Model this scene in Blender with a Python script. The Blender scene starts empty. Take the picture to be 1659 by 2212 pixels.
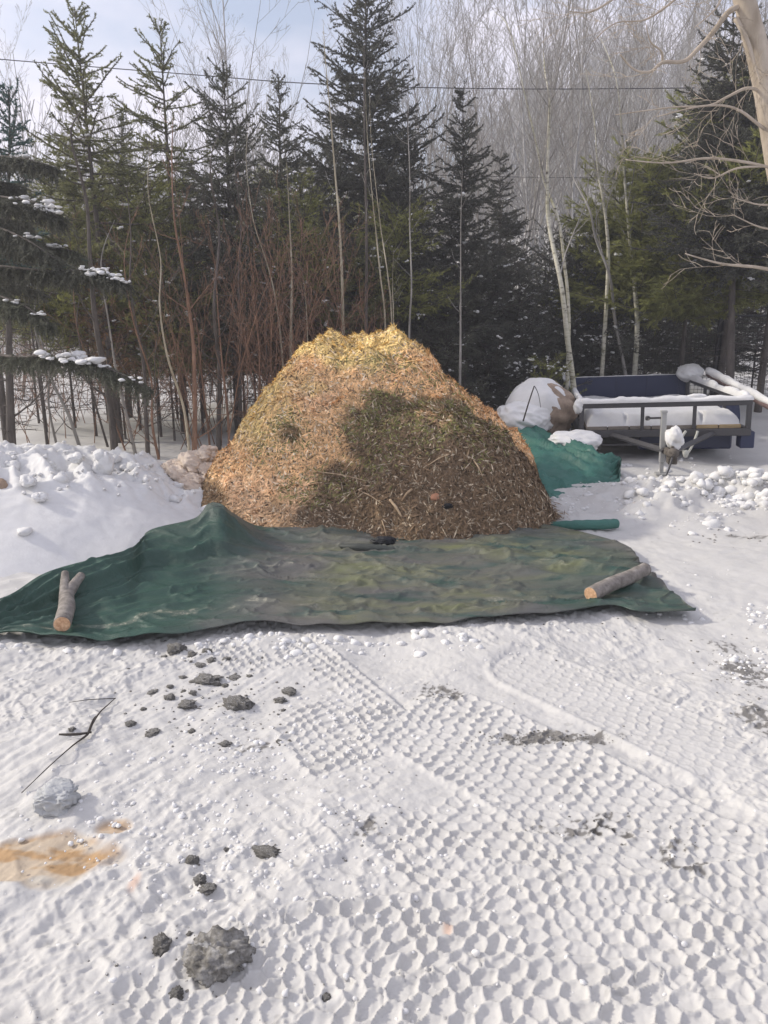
import bpy, math, random
import numpy as np
from math import radians as R, sin, cos, pi
random.seed(7); RNG = np.random.RandomState(7)
sc = bpy.context.scene
C = sc.collection

# ------------------------------------------------------------------ camera maths
CAMH, PITCH, F0 = 1.65, R(14.2), 1609.0
def ray(px, py):
    f = np.array([0, cos(PITCH), -sin(PITCH)]); u = np.array([0, sin(PITCH), cos(PITCH)])
    return f * F0 + u * (1106 - py) + np.array([px - 829.5, 0, 0])
def PZ(px, py, z=0.0):
    d = ray(px, py); t = (z - CAMH) / d[2]; return np.array([0, 0, CAMH]) + d * t
def PY(px, py, Y):
    d = ray(px, py); t = Y / d[1]; return np.array([0, 0, CAMH]) + d * t
def lin(r, g, b):
    o = []
    for c in (r, g, b):
        c /= 255.0; o.append(c / 12.92 if c <= .04045 else ((c + .055) / 1.055) ** 2.4)
    return tuple(o)

# ------------------------------------------------------------------ noise
_perm = RNG.permutation(512).astype(np.int64); _perm = np.concatenate([_perm, _perm, _perm])
_g = RNG.rand(512) * 2 - 1
def _h2(i, j): return _g[_perm[(_perm[i & 511] + j) & 511]]
def vn2(x, y):
    xi = np.floor(x).astype(np.int64); yi = np.floor(y).astype(np.int64)
    fx = x - xi; fy = y - yi; u = fx * fx * (3 - 2 * fx); v = fy * fy * (3 - 2 * fy)
    a = _h2(xi, yi); b = _h2(xi + 1, yi); c = _h2(xi, yi + 1); d = _h2(xi + 1, yi + 1)
    return (a * (1 - u) + b * u) * (1 - v) + (c * (1 - u) + d * u) * v
def fbm(x, y, o=4, lac=2.07, g=.5):
    x = np.asarray(x, float); y = np.asarray(y, float)
    s = 0; a = 1
    for k in range(o):
        s = s + a * vn2(x * .8 + y * .6 + 17.3 * k, -x * .6 + y * .8 + 5.1 * k); x = x * lac; y = y * lac; a *= g
    return s
def billow(x, y, o=3):
    x = np.asarray(x, float); y = np.asarray(y, float)
    s = 0; a = 1
    for k in range(o):
        s = s + a * (1 - 2 * np.abs(vn2(x * .8 + y * .6 + 9.3 * k, -x * .6 + y * .8 + 2.1 * k))); x = x * 2.1; y = y * 2.1; a *= .5
    return s
def sstep(a, b, x):
    t = np.clip((np.asarray(x, float) - a) / (b - a), 0, 1); return t * t * (3 - 2 * t)

# ------------------------------------------------------------------ objects
def props(o, label=None, cat=None, group=None, kind=None):
    if label: o['label'] = label
    if cat: o['category'] = cat
    if group: o['group'] = group
    if kind: o['kind'] = kind
    return o
def mesh_np(name, V, Fc, mat=None, parent=None, col=None, smooth=True, **kw):
    """Fc: list of (M,k) arrays or one array"""
    if not isinstance(Fc, list): Fc = [Fc]
    V = np.asarray(V, np.float32); me = bpy.data.meshes.new(name)
    me.vertices.add(len(V)); me.vertices.foreach_set('co', V.ravel())
    nl = sum(f.size for f in Fc); npoly = sum(len(f) for f in Fc)
    me.loops.add(nl); me.polygons.add(npoly)
    li = np.concatenate([f.ravel() for f in Fc]).astype(np.int32)
    tot = np.concatenate([np.full(len(f), f.shape[1]) for f in Fc]).astype(np.int32)
    st = np.concatenate([[0], np.cumsum(tot)[:-1]]).astype(np.int32)
    me.loops.foreach_set('vertex_index', li); me.polygons.foreach_set('loop_start', st)
    me.update(calc_edges=True)
    me.polygons.foreach_set('use_smooth', np.full(npoly, smooth))
    if col is not None:
        a = me.color_attributes.new('col', 'FLOAT_COLOR', 'POINT')
        c = np.ones((len(V), 4), np.float32); c[:, :3] = col; a.data.foreach_set('color', c.ravel())
    if mat: me.materials.append(mat)
    o = bpy.data.objects.new(name, me); C.objects.link(o)
    if parent: o.parent = parent
    return props(o, **kw)
def empty(name, loc=(0, 0, 0), **kw):
    o = bpy.data.objects.new(name, None); C.objects.link(o); o.location = loc; o.empty_display_size = .2
    return props(o, **kw)
class MB:
    def __init__(s): s.v = []; s.f = {}; s.n = 0; s.c = []
    def add(s, V, Fc, col=None):
        V = np.asarray(V, float)
        for f in (Fc if isinstance(Fc, list) else [Fc]):
            f = np.asarray(f); s.f.setdefault(f.shape[1], []).append(f + s.n)
        s.v.append(V); s.n += len(V)
        if col is not None: s.c.append(np.broadcast_to(np.asarray(col, float), (len(V), 3)))
    def build(s, name, mat=None, parent=None, smooth=True, **kw):
        return mesh_np(name, np.concatenate(s.v), [np.concatenate(x) for x in s.f.values()], mat, parent,
                       np.concatenate(s.c) if s.c else None, smooth, **kw)
def box(mb, c, s, rz=0, rx=0, bev=.0, ry=0):
    c = np.array(c, float); h = np.array(s, float) / 2
    b = min(bev, h.min() * .9) if bev else 0
    if b <= 0:
        V = np.array([[x, y, z] for x in (-1, 1) for y in (-1, 1) for z in (-1, 1)]) * h
        Fq = np.array([[0, 1, 3, 2], [4, 6, 7, 5], [0, 4, 5, 1], [2, 3, 7, 6], [0, 2, 6, 4], [1, 5, 7, 3]])
        faces = [Fq]
    else:
        V = []; idx = {}
        for sx in (-1, 1):
            for sy in (-1, 1):
                for sz in (-1, 1):
                    for ax in range(3):
                        p = h * np.array([sx, sy, sz]); q = p.copy()
                        for a2 in range(3):
                            if a2 != ax: q[a2] -= b * (sx, sy, sz)[a2]
                        idx[(sx, sy, sz, ax)] = len(V); V.append(q)
        V = np.array(V); Q = []; T = []
        for ax in range(3):
            a1, a2 = (ax + 1) % 3, (ax + 2) % 3
            for sg in (-1, 1):
                ring = []
                for u, v in ((-1, -1), (1, -1), (1, 1), (-1, 1)):
                    k = [0, 0, 0]; k[ax] = sg; k[a1] = u; k[a2] = v; ring.append(idx[(*k, ax)])
                Q.append(ring if sg > 0 else ring[::-1])
            for u in (-1, 1):
                for v in (-1, 1):
                    k0 = [0, 0, 0]; k1 = [0, 0, 0]; k0[ax] = -1; k1[ax] = 1
                    for k in (k0, k1): k[a1] = u; k[a2] = v
                    q = [idx[(*k0, a1)], idx[(*k1, a1)], idx[(*k1, a2)], idx[(*k0, a2)]]
                    Q.append(q if u * v > 0 else q[::-1])
        for sx in (-1, 1):
            for sy in (-1, 1):
                for sz in (-1, 1):
                    t = [idx[(sx, sy, sz, a)] for a in range(3)]; T.append(t if sx * sy * sz > 0 else t[::-1])
        faces = [np.array(Q), np.array(T)]
    def rot(a, i, j):
        M = np.eye(3); M[i, i] = M[j, j] = cos(a); M[i, j] = -sin(a); M[j, i] = sin(a); return M
    M = rot(rz, 0, 1) @ rot(rx, 1, 2) @ rot(ry, 2, 0)
    mb.add(V @ M.T + c, faces)
def frames(D):
    D = D / np.maximum(np.linalg.norm(D, axis=1, keepdims=True), 1e-9)
    ref = np.where(np.abs(D[:, 2:3]) > .9, np.array([[1., 0, 0]]), np.array([[0, 0, 1.]]))
    A = np.cross(D, ref); A /= np.linalg.norm(A, axis=1, keepdims=True); B = np.cross(D, A)
    return D, A, B
def tubes(P0, P1, r0, r1, k=4):
    """independent tapered tubes, vectorised"""
    P0 = np.asarray(P0, float); P1 = np.asarray(P1, float); n = len(P0)
    D, A, B = frames(P1 - P0); th = np.arange(k) * 2 * pi / k
    ring = A[:, None] * np.cos(th)[None, :, None] + B[:, None] * np.sin(th)[None, :, None]
    V = np.concatenate([P0[:, None] + ring * np.asarray(r0)[:, None, None], P1[:, None] + ring * np.asarray(r1)[:, None, None]], 1).reshape(-1, 3)
    i = np.arange(k); j = (i + 1) % k
    q = np.stack([i, j, j + k, i + k], 1)
    return V, (q[None] + (np.arange(n) * 2 * k)[:, None, None]).reshape(-1, 4)
def path_tube(mb, pts, rad, k=10, sub=4, cap=True, rough=0., seed=0, col=None):
    """smooth continuous tube along a polyline"""
    pts = np.asarray(pts, float); rad = np.asarray(rad, float) * np.ones(len(pts))
    P = []; Rr = []
    n = len(pts)
    for i in range(n - 1):
        p0, p1, p2, p3 = pts[max(i - 1, 0)], pts[i], pts[i + 1], pts[min(i + 2, n - 1)]
        for s in range(sub):
            t = s / sub
            P.append(.5 * ((2 * p1) + (-p0 + p2) * t + (2 * p0 - 5 * p1 + 4 * p2 - p3) * t * t + (-p0 + 3 * p1 - 3 * p2 + p3) * t ** 3))
            Rr.append(rad[i] * (1 - t) + rad[i + 1] * t)
    P.append(pts[-1]); Rr.append(rad[-1]); P = np.array(P); Rr = np.array(Rr)
    D = np.gradient(P, axis=0); m = len(P)
    D /= np.linalg.norm(D, axis=1, keepdims=True)
    a = np.cross(D[0], [0, 0, 1.]); 
    if np.linalg.norm(a) < .1: a = np.cross(D[0], [1., 0, 0])
    A = []
    for d in D:
        a = a - d * np.dot(a, d); a /= np.linalg.norm(a); A.append(a.copy())
    A = np.array(A); B = np.cross(D, A); th = np.arange(k) * 2 * pi / k
    ring = A[:, None] * np.cos(th)[None, :, None] + B[:, None] * np.sin(th)[None, :, None]
    rr = Rr[:, None] * np.ones((1, k))
    if rough:
        rs = np.random.RandomState(seed); rr = rr * (1 + rough * (rs.rand(m, k) - .5) + rough * (rs.rand(m, 1) - .5))
    V = (P[:, None] + ring * rr[:, :, None]).reshape(-1, 3)
    i = np.arange(k); j = (i + 1) % k; q = np.stack([i, j, j + k, i + k], 1)
    Fq = (q[None] + (np.arange(m - 1) * k)[:, None, None]).reshape(-1, 4)
    if cap:
        V = np.concatenate([V, P[:1], P[-1:]]); c0 = m * k
        T = np.concatenate([np.stack([j, i, np.full(k, c0)], 1), np.stack([i + (m - 1) * k, j + (m - 1) * k, np.full(k, c0 + 1)], 1)])
        mb.add(V, [Fq, T], col)
    else: mb.add(V, Fq, col)
    return P
def ico(n=1):
    t = (1 + 5 ** .5) / 2
    V = [(-1, t, 0), (1, t, 0), (-1, -t, 0), (1, -t, 0), (0, -1, t), (0, 1, t), (0, -1, -t), (0, 1, -t), (t, 0, -1), (t, 0, 1), (-t, 0, -1), (-t, 0, 1)]
    V = [np.array(v) / np.linalg.norm(v) for v in V]
    Fc = [(0, 11, 5), (0, 5, 1), (0, 1, 7), (0, 7, 10), (0, 10, 11), (1, 5, 9), (5, 11, 4), (11, 10, 2), (10, 7, 6), (7, 1, 8), (3, 9, 4), (3, 4, 2), (3, 2, 6), (3, 6, 8), (3, 8, 9), (4, 9, 5), (2, 4, 11), (6, 2, 10), (8, 6, 7), (9, 8, 1)]
    for _ in range(n):
        cache = {}; NF = []
        def mid(a, b):
            k = (min(a, b), max(a, b))
            if k not in cache:
                m = V[a] + V[b]; V.append(m / np.linalg.norm(m)); cache[k] = len(V) - 1
            return cache[k]
        for a, b, c in Fc:
            x, y, z = mid(a, b), mid(b, c), mid(c, a); NF += [(a, x, z), (b, y, x), (c, z, y), (x, y, z)]
        Fc = NF
    return np.array(V), np.array(Fc)
ICO = {k: ico(k) for k in (1, 2, 3, 4)}
def lump(seed, n=2, amp=.35, freq=1.3, flat=1.0):
    V, Fc = ICO[n]; o = seed * 13.7
    d = fbm(V[:, 0] * freq + V[:, 2] * .7 * freq + o, V[:, 1] * freq - V[:, 2] * .9 * freq + o, 4)
    d2 = billow(V[:, 0] * freq * 2 + V[:, 2] * 1.3 * freq + o, V[:, 1] * freq * 2 + V[:, 2] * freq * 1.9 - o, 2)
    W = V * (1 + amp * d + amp * .3 * d2)[:, None]; W[:, 2] *= flat
    return W, Fc
LUMPS = [lump(i, 1, .35) for i in range(8)]
def rotm(n, rs, upright=False):
    a = rs.rand(n) * 2 * pi; ca, sa = np.cos(a), np.sin(a); M = np.zeros((n, 3, 3))
    M[:, 0, 0] = ca; M[:, 0, 1] = -sa; M[:, 1, 0] = sa; M[:, 1, 1] = ca; M[:, 2, 2] = 1
    if not upright:
        b = (rs.rand(n) - .5) * 1.2; T = np.zeros((n, 3, 3)); T[:, 0, 0] = 1
        T[:, 1, 1] = T[:, 2, 2] = np.cos(b); T[:, 1, 2] = -np.sin(b); T[:, 2, 1] = np.sin(b); M = np.einsum('nij,njk->nik', M, T)
    return M
def blobs(mb, P, S, rs, col=None, flat=.75):
    """many small lumps: P (n,3), S (n,)"""
    P = np.asarray(P, float); S = np.asarray(S, float); pick = rs.randint(0, len(LUMPS), len(P)); M = rotm(len(P), rs)
    for k, (V, Fc) in enumerate(LUMPS):
        ix = np.where(pick == k)[0]
        if not len(ix): continue
        W = np.einsum('nij,vj->nvi', M[ix], V) * S[ix, None, None]; W[:, :, 2] *= flat
        W = (W + P[ix, None]).reshape(-1, 3)
        f = (Fc[None] + (np.arange(len(ix)) * len(V))[:, None, None]).reshape(-1, 3)
        mb.add(W, f, None if col is None else np.repeat(np.asarray(col)[ix], len(V), 0))

# ------------------------------------------------------------------ materials
def mat(name, base=(.5, .5, .5), rough=.8, spec=.3):
    m = bpy.data.materials.new(name); m.use_nodes = True; b = m.node_tree.nodes['Principled BSDF']
    b.inputs['Base Color'].default_value = (*base, 1); b.inputs['Roughness'].default_value = rough
    b.inputs['Specular IOR Level'].default_value = spec
    return m, m.node_tree.nodes, m.node_tree.links, b
def N(nd, t, **kw):
    n = nd.new(t)
    for k, v in kw.items():
        if k in n.inputs: n.inputs[k].default_value = v
        else: setattr(n, k, v)
    return n
def mixc(nd, lk, fac, a, b, mode='MIX'):
    m = nd.new('ShaderNodeMix'); m.data_type = 'RGBA'; m.blend_type = mode
    for i, x in ((0, fac), (6, a), (7, b)):
        if hasattr(x, 'is_linked') or hasattr(x, 'links'): lk.new(x, m.inputs[i])
        elif i == 0: m.inputs[0].default_value = x
        else: m.inputs[i].default_value = (*x, 1)
    return m.outputs[2]
def ramp(nd, lk, src, stops):
    r = nd.new('ShaderNodeValToRGB'); e = r.color_ramp.elements
    while len(e) < len(stops): e.new(.5)
    for el, (p, c) in zip(e, stops):
        el.position = p; el.color = (*c, 1) if isinstance(c, tuple) else (c, c, c, 1)
    lk.new(src, r.inputs[0]); return r.outputs[0]
def noise(nd, lk, scale, detail=4, rough=.55, coord='Object', stretch=None):
    tc = nd.new('ShaderNodeTexCoord'); n = nd.new('ShaderNodeTexNoise')
    n.inputs['Scale'].default_value = scale; n.inputs['Detail'].default_value = detail; n.inputs['Roughness'].default_value = rough
    src = tc.outputs[coord]
    if stretch:
        mp = nd.new('ShaderNodeMapping'); mp.inputs['Scale'].default_value = stretch; lk.new(src, mp.inputs[0]); src = mp.outputs[0]
    lk.new(src, n.inputs['Vector']); return n.outputs['Fac']
def bump(nd, lk, b, src, strength=.5, dist=.01):
    n = nd.new('ShaderNodeBump'); n.inputs['Strength'].default_value = strength; n.inputs['Distance'].default_value = dist
    lk.new(src, n.inputs['Height']); lk.new(n.outputs[0], b.inputs['Normal'])

def m_snow(name='snow', attr=False, base=(.71, .705, .69)):
    m, nd, lk, b = mat(name, base, .75, .25)
    n1 = noise(nd, lk, 3.0, 5, .6); n2 = noise(nd, lk, 60, 4, .65); n3 = noise(nd, lk, 14, 4, .6)
    c = ramp(nd, lk, n1, [(.3, tuple(x * .93 for x in base)), (.7, base)])
    c = mixc(nd, lk, .10, c, ramp(nd, lk, n3, [(.35, .45), (.6, 1.0)]), 'MULTIPLY')
    if attr:
        a = nd.new('ShaderNodeAttribute'); a.attribute_name = 'col'
        c = mixc(nd, lk, 1.0, c, a.outputs['Color'], 'MULTIPLY')
    lk.new(c, b.inputs['Base Color']); 
    ad = nd.new('ShaderNodeMath'); ad.operation = 'MULTIPLY_ADD'; lk.new(n3, ad.inputs[0]); ad.inputs[1].default_value = 1.6; lk.new(n2, ad.inputs[2])
    bump(nd, lk, b, ad.outputs[0], .30, .005)
    return m
SNOW = m_snow('snow'); SNOWG = m_snow('trodden_snow', True, (.56, .55, .525)); SNOWD = m_snow('dirty_snow', False, (.62, .52, .43))
def m_vcol(name, rough=.85, nscale=None, spec=.2, bmp=None):
    m, nd, lk, b = mat(name, (.5, .5, .5), rough, spec)
    a = nd.new('ShaderNodeAttribute'); a.attribute_name = 'col'; c = a.outputs['Color']
    if nscale:
        n = noise(nd, lk, nscale, 4); c = mixc(nd, lk, 1.0, c, ramp(nd, lk, n, [(.25, .62), (.7, 1.25)]), 'MULTIPLY')
    lk.new(c, b.inputs['Base Color'])
    if bmp: bump(nd, lk, b, noise(nd, lk, bmp, 5, .7), .6, .01)
    return m
CHIP = m_vcol('wood_chips', .8, 30)
CHIPB = m_vcol('chip_heap', .9, 45, bmp=60)
def m_bark(name, c1, c2, scale=12, st=(1, 1, .25), rough=.85):
    m, nd, lk, b = mat(name, c1, rough, .2)
    n = noise(nd, lk, scale, 6, .65, stretch=st); lk.new(ramp(nd, lk, n, [(.3, c1), (.7, c2)]), b.inputs['Base Color'])
    bump(nd, lk, b, n, .7, .01); return m
BARK_S = m_bark('spruce_bark', (.05, .043, .038), (.15, .13, .115), 14)
BARK_G = m_bark('grey_bark', (.17, .16, .145), (.36, .34, .31), 10)
BARK_HAZED = m_bark('hazed_grey_bark', (.30, .295, .29), (.47, .46, .45), 4)  # grey bark lightened: haze over distant trees is put into the colour
BARK_M2 = m_bark('mid_grey_bark', (.22, .205, .19), (.40, .38, .35), 6)
BARK_M = m_bark('maple_bark', (.30, .25, .19), (.52, .45, .37), 8, (1, 1, .4))
BARK_Y = m_bark('aspen_bark', (.24, .21, .15), (.50, .45, .34), 9, (1, 1, .5))
BARK_R = m_bark('brown_sapling_bark', (.14, .08, .052), (.31, .19, .13), 10)
def m_birch():
    m, nd, lk, b = mat('birch_bark', (.7, .68, .62), .7)
    n = noise(nd, lk, 9, 5, .6, stretch=(1, 1, 3.5)); n2 = noise(nd, lk, 2.2, 3, .5)
    c = ramp(nd, lk, n, [(.36, (.07, .06, .05)), (.44, (.42, .40, .32)), (.7, (.56, .54, .46))])
    c = mixc(nd, lk, ramp(nd, lk, n2, [(.45, 0.), (.7, .6)]), c, (.36, .34, .20)); lk.new(c, b.inputs['Base Color']); return m
BIRCH = m_birch()
def m_fol(name, a, b_, tr=.25):
    m, nd, lk, b = mat(name, a, .65, .25)
    at = nd.new('ShaderNodeAttribute'); at.attribute_name = 'col'
    n = noise(nd, lk, 2.6, 3, .6); c = ramp(nd, lk, n, [(.32, a), (.68, b_)])
    c = mixc(nd, lk, 1.0, c, at.outputs['Color'], 'MULTIPLY'); lk.new(c, b.inputs['Base Color'])
    t = nd.new('ShaderNodeBsdfTranslucent'); lk.new(c, t.inputs['Color']); mx = nd.new('ShaderNodeMixShader'); mx.inputs[0].default_value = tr
    lk.new(b.outputs[0], mx.inputs[1]); lk.new(t.outputs[0], mx.inputs[2]); lk.new(mx.outputs[0], nd['Material Output'].inputs[0])
    return m
FOL_DARK = m_fol('dark_spruce_needles', (.085, .086, .072), (.135, .138, .112))
FOL_MID = m_fol('spruce_needles', (.105, .11, .085), (.165, .17, .13))
FOL_OLIVE = m_fol('olive_spruce_needles', (.15, .16, .072), (.235, .235, .12), .4)
FOL_BLUE = m_fol('blue_spruce_needles', (.05, .10, .10), (.09, .15, .145))
FOL_PINE = m_fol('pine_needles', (.195, .205, .068), (.31, .315, .115), .42)
FOL_BROWN = m_fol('rusty_needles', (.20, .125, .065), (.32, .19, .105), .4)

# ------------------------------------------------------------------ ground height
def G(x, y):
    x = np.asarray(x, float); y = np.asarray(y, float)
    hill = sstep(26, 80, y) * (3.0 + 14 * sstep(.02, .22, x / np.maximum(y, 1))) + sstep(40, 110, y) * 2
    z = hill
    z = z + sstep(8, 12, y) * .10 * fbm(x * .35, y * .35, 3)
    z = z + .15 * np.exp(-(((x - 3.4) / 1.5) ** 2 + ((y - 6.9) / .6) ** 2)) * (1 + .7 * billow(x * 3.5, y * 3.5, 3))      # rubble ridge by the trailer
    z = z + .22 * sstep(2.6, 4.6, x) * sstep(8.4, 11, y)
    return z

# tyre tracks ---------------------------------------------------------------
def strip_coords(x, y, pts):
    best = np.full(x.shape, 9.); S = np.zeros(x.shape); T = np.zeros(x.shape); acc = 0
    for a, b in zip(pts[:-1], pts[1:]):
        d = b - a; L = np.linalg.norm(d); d = d / L; rx = x - a[0]; ry = y - a[1]
        s = rx * d[0] + ry * d[1]; t = rx * d[1] - ry * d[0]; sc_ = np.clip(s, 0, L)
        dd = np.hypot(s - sc_, t); m = dd < best
        best = np.where(m, dd, best); S = np.where(m, acc + s, S); T = np.where(m, t, T); acc += L
    return S, T, best
def smooth_pts(P, n=8):
    P = np.array(P, float); out = []
    for i in range(len(P) - 1):
        p0, p1, p2, p3 = P[max(i - 1, 0)], P[i], P[i + 1], P[min(i + 2, len(P) - 1)]
        for s in range(n):
            t = s / n; out.append(.5 * ((2 * p1) + (-p0 + p2) * t + (2 * p0 - 5 * p1 + 4 * p2 - p3) * t * t + (-p0 + 3 * p1 - 3 * p2 + p3) * t ** 3))
    out.append(P[-1]); return np.array(out)
def hexedge(s, t, a):
    """distance to the edge of the hexagonal cell, and position inside it"""
    hx, hy = a, a * 3 ** .5
    ax = (s + hx / 2) % hx - hx / 2; ay = (t + hy / 2) % hy - hy / 2
    bx = s % hx - hx / 2; by = t % hy - hy / 2
    m = (ax * ax + ay * ay) < (bx * bx + by * by)
    ux = np.where(m, ax, bx); uy = np.where(m, ay, by)
    return a / 2 - np.maximum(np.abs(ux), np.abs(ux) * .5 + np.abs(uy) * .8660254), ux, uy
def gp(l): return [PZ(a, b)[:2] for a, b in l]
TRACKS = [  # display pixels of the centre line, half width, cell, depth, seed
    (gp([(560, 1390), (700, 1520), (880, 1700), (1120, 1900), (1420, 2080), (1800, 2260)]), .29, .058, .0150, 1),
    (gp([(900, 1540), (1150, 1660), (1450, 1840), (1800, 2010)]), .30, .060, .0125, 2),
    (gp([(330, 2330), (620, 2170), (950, 2120), (1300, 2120), (1750, 2200)]), .30, .062, .018, 3),
    (gp([(560, 2080), (780, 1960), (1080, 1990), (1400, 2030), (1800, 1960)]), .24, .058, .013, 4),
    (gp([(1150, 1450), (1400, 1560), (1700, 1700)]), .22, .06, .005, 5),
    (gp([(620, 2420), (980, 2260), (1400, 2240), (1800, 2330)]), .22, .064, .018, 6),
]
def detail(x, y):
    z = .024 * fbm(x * 1.5, y * 1.5, 3) + .006 * fbm(x * 5, y * 5, 3) + .0035 * billow(x * 9, y * 9, 2) * (1 + .8 * fbm(x * 1.3 + 4, y * 1.3, 2))
    z = z + .0020 * fbm(x * 38, y * 38, 3)
    lumpy = sstep(-.1, .5, fbm(x * 1.1 + 31, y * 1.1 + 7, 3)); z = z + lumpy * .009 * np.maximum(0, billow(x * 16 + 3, y * 16, 3))
    # old sled-like drag marks on the left
    u = x * .55 + y * .83; v = x * .83 - y * .55
    lm = sstep(-.2, -.7, x) * sstep(4.2, 3.2, y); z = z + lm * .008 * fbm(v * 14, u * 2.0, 3)
    for pts, hw, a, dp, sd in TRACKS:
        pts = smooth_pts(pts); lo = pts.min(0) - .5; hi = pts.max(0) + .5
        m = (x > lo[0]) & (x < hi[0]) & (y > lo[1]) & (y < hi[1])
        if not m.any(): continue
        X = x[m]; Y = y[m]; s, t, d = strip_coords(X, Y, pts)
        w = sstep(hw * 1.12, hw * .9, d) * sstep(-.45, .05, fbm(X * 1.9 + sd * 9, Y * 1.9, 3) + .30)
        sw = s + .016 * fbm(X * 9 + sd, Y * 9, 3); tw = t + .016 * fbm(X * 9 + 50, Y * 9 + sd, 3)
        e, ux, uy = hexedge(sw + tw * .25, tw, a * 1.0)
        rid = np.exp(-(np.maximum(e, 0) / (a * .095)) ** 1.25)
        vary = .65 + .5 * (fbm(X * 5 + sd * 3, Y * 5, 2) + .4)
        cell = vn2(np.round((sw - ux) / a) * 3.7 + sd, np.round((tw - uy) / a) * 5.1); fl = -.42 + .45 * (ux * .6 - uy * .5) / a + .22 * cell
        tr = .85 * dp * (rid * .95 * vary + fl * (1 - rid)) + .006 * np.exp(-((d - hw) / .022) ** 2) * 2 + .0010 * fbm(X * 60, Y * 60, 2)
        zz = z[m]; z[m] = zz * (1 - w * .88) + tr * w
    return z
def axis(core0, core1, step, hi, lo, gr, gr2, mx=2.5):
    a = list(np.arange(core0, core1, step)); s = step; v = a[-1]
    while v < hi: s = min(s * gr, mx); v += s; a.append(v)
    s = step; v = a[0]; b = []
    while v > lo: s = min(s * gr2, mx); v -= s; b.append(v)
    return np.array(b[::-1] + a)
gx = axis(-1.75, 1.75, .0048, 90, -90, 1.032, 1.032); gy = axis(1.25, 2.9, .0048, 125, -25, 1.0095, 1.13)
def grid(xs, ys):
    X, Y = np.meshgrid(xs, ys); n, m = X.shape
    i = (np.arange(n - 1)[:, None] * m + np.arange(m - 1)[None]).ravel()
    return X.ravel(), Y.ravel(), np.stack([i, i + 1, i + m + 1, i + m], 1)
X, Y, Fg = grid(gx, gy)
Z = G(X, Y) + np.where((Y < 11) & (Y > .5) & (np.abs(X) < 8), 1, 0) * 0
near = (Y < 12) & (Y > 0) & (np.abs(X) < 9)
zn = np.zeros_like(X); zn[near] = detail(X[near], Y[near]); fade = sstep(12, 9, Y) * sstep(9, 7, np.abs(X)) * sstep(0, .6, Y)
Z = Z + zn * fade + (1 - fade) * .05 * fbm(X * .8, Y * .8, 3)
def patch(cx, cy, rx, ry, X, Y, rot=0):
    p = PZ(cx, cy); q = PZ(cx + rx, cy); r0 = PZ(cx, cy - ry); r1 = PZ(cx, cy + ry)
    a = abs(q[0] - p[0]); b = abs(r0[1] - r1[1]) / 2
    dx = X - p[0]; dy = Y - p[1]; c, s = cos(rot), sin(rot)
    return np.sqrt(((dx * c + dy * s) / a) ** 2 + ((-dx * s + dy * c) / b) ** 2)
col = np.ones((len(X), 3))
wob = np.zeros_like(X); wob[near] = fbm(X[near] * 6, Y[near] * 6, 4)
spk = np.zeros_like(X); spk[near] = fbm(X[near] * 45, Y[near] * 45, 3)
for (cx, cy, rx, ry, st, rot) in [(1190, 1592, 150, 16, 1.25, .05), (945, 1495, 60, 22, .9, -.5), (1330, 1790, 90, 40, .62, 0), (1470, 1840, 60, 55, .62, 0),
        (1610, 1450, 80, 45, .85, 0), (1640, 1560, 60, 40, .95, 0), (1560, 1395, 60, 18, .6, 0), (1630, 1160, 60, 8, .8, 0), 
        (1230, 1790, 200, 40, .36, 0), (540, 1610, 60, 18, .6, 0), (790, 1790, 50, 30, .62, 0)]:
    d = patch(cx, cy, rx, ry, X, Y, rot); k = sstep(1.15, .3, d + .35 * wob) * st
    mk = sstep(.55, .95, k + spk * .75 + .2 * wob) * sstep(.02, .35, k)
    col *= (1 - mk[:, None] * np.array([.62, .63, .64]))
    col *= (1 - (.10 * k * (.6 + spk))[:, None].clip(0, .2))
spk2 = np.zeros_like(X); spk2[near] = fbm(X[near] * 27 + 90, Y[near] * 27, 3)
mk = sstep(1.15, 1.3, spk2 + .3 * wob); col *= (1 - .2 * mk[:, None])
# rusty brown melt stain on the left
d = patch(85, 1850, 165, 62, X, Y); k = sstep(1.05, .72, d + .28 * wob)
d2 = patch(240, 1785, 40, 18, X, Y); k = np.maximum(k, .75 * sstep(1.1, .6, d2 + .3 * wob))
tone = np.zeros_like(X); tone[near] = fbm(X[near] * 5 + 9, Y[near] * 13, 5)
st1 = np.array([.90, .76, .60]); st2 = np.array([.74, .49, .27]); wt = sstep(-.25, .25, tone)[:, None]
pale = sstep(.25, .6, fbm(X * near * 4 + 70, Y * near * 7, 3))[:, None]
stc = st1 * (1 - wt) + st2 * wt; stc = stc * (1 - .75 * pale) + np.array([.93, .91, .85]) * .75 * pale
col = col * (1 - k[:, None]) + stc * k[:, None]
Z = Z - .012 * k
for (cx, cy, r) in [(290, 1907, 10), (968, 2010, 7), (1365, 1107, 9)]:
    p = PZ(cx, cy); dd = np.hypot(X - p[0], (Y - p[1]) * .5); kk = sstep(r / 600 * 1.6, r / 2400, dd + .006 * wob)[:, None] * .6
    col = col * (1 - kk) + np.array([.86, .52, .38]) * kk
ground = mesh_np('ground', np.stack([X, Y, Z], 1), Fg, SNOWG, None, col, kind='structure', label='packed snow ground with tyre tread prints and grit', cat='ground')
def gz(x, y):
    x = np.atleast_1d(np.asarray(x, float)); y = np.atleast_1d(np.asarray(y, float)); return G(x, y) + detail(x.copy(), y.copy()) * sstep(12, 9, y)
del X, Y, Z, col

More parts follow.
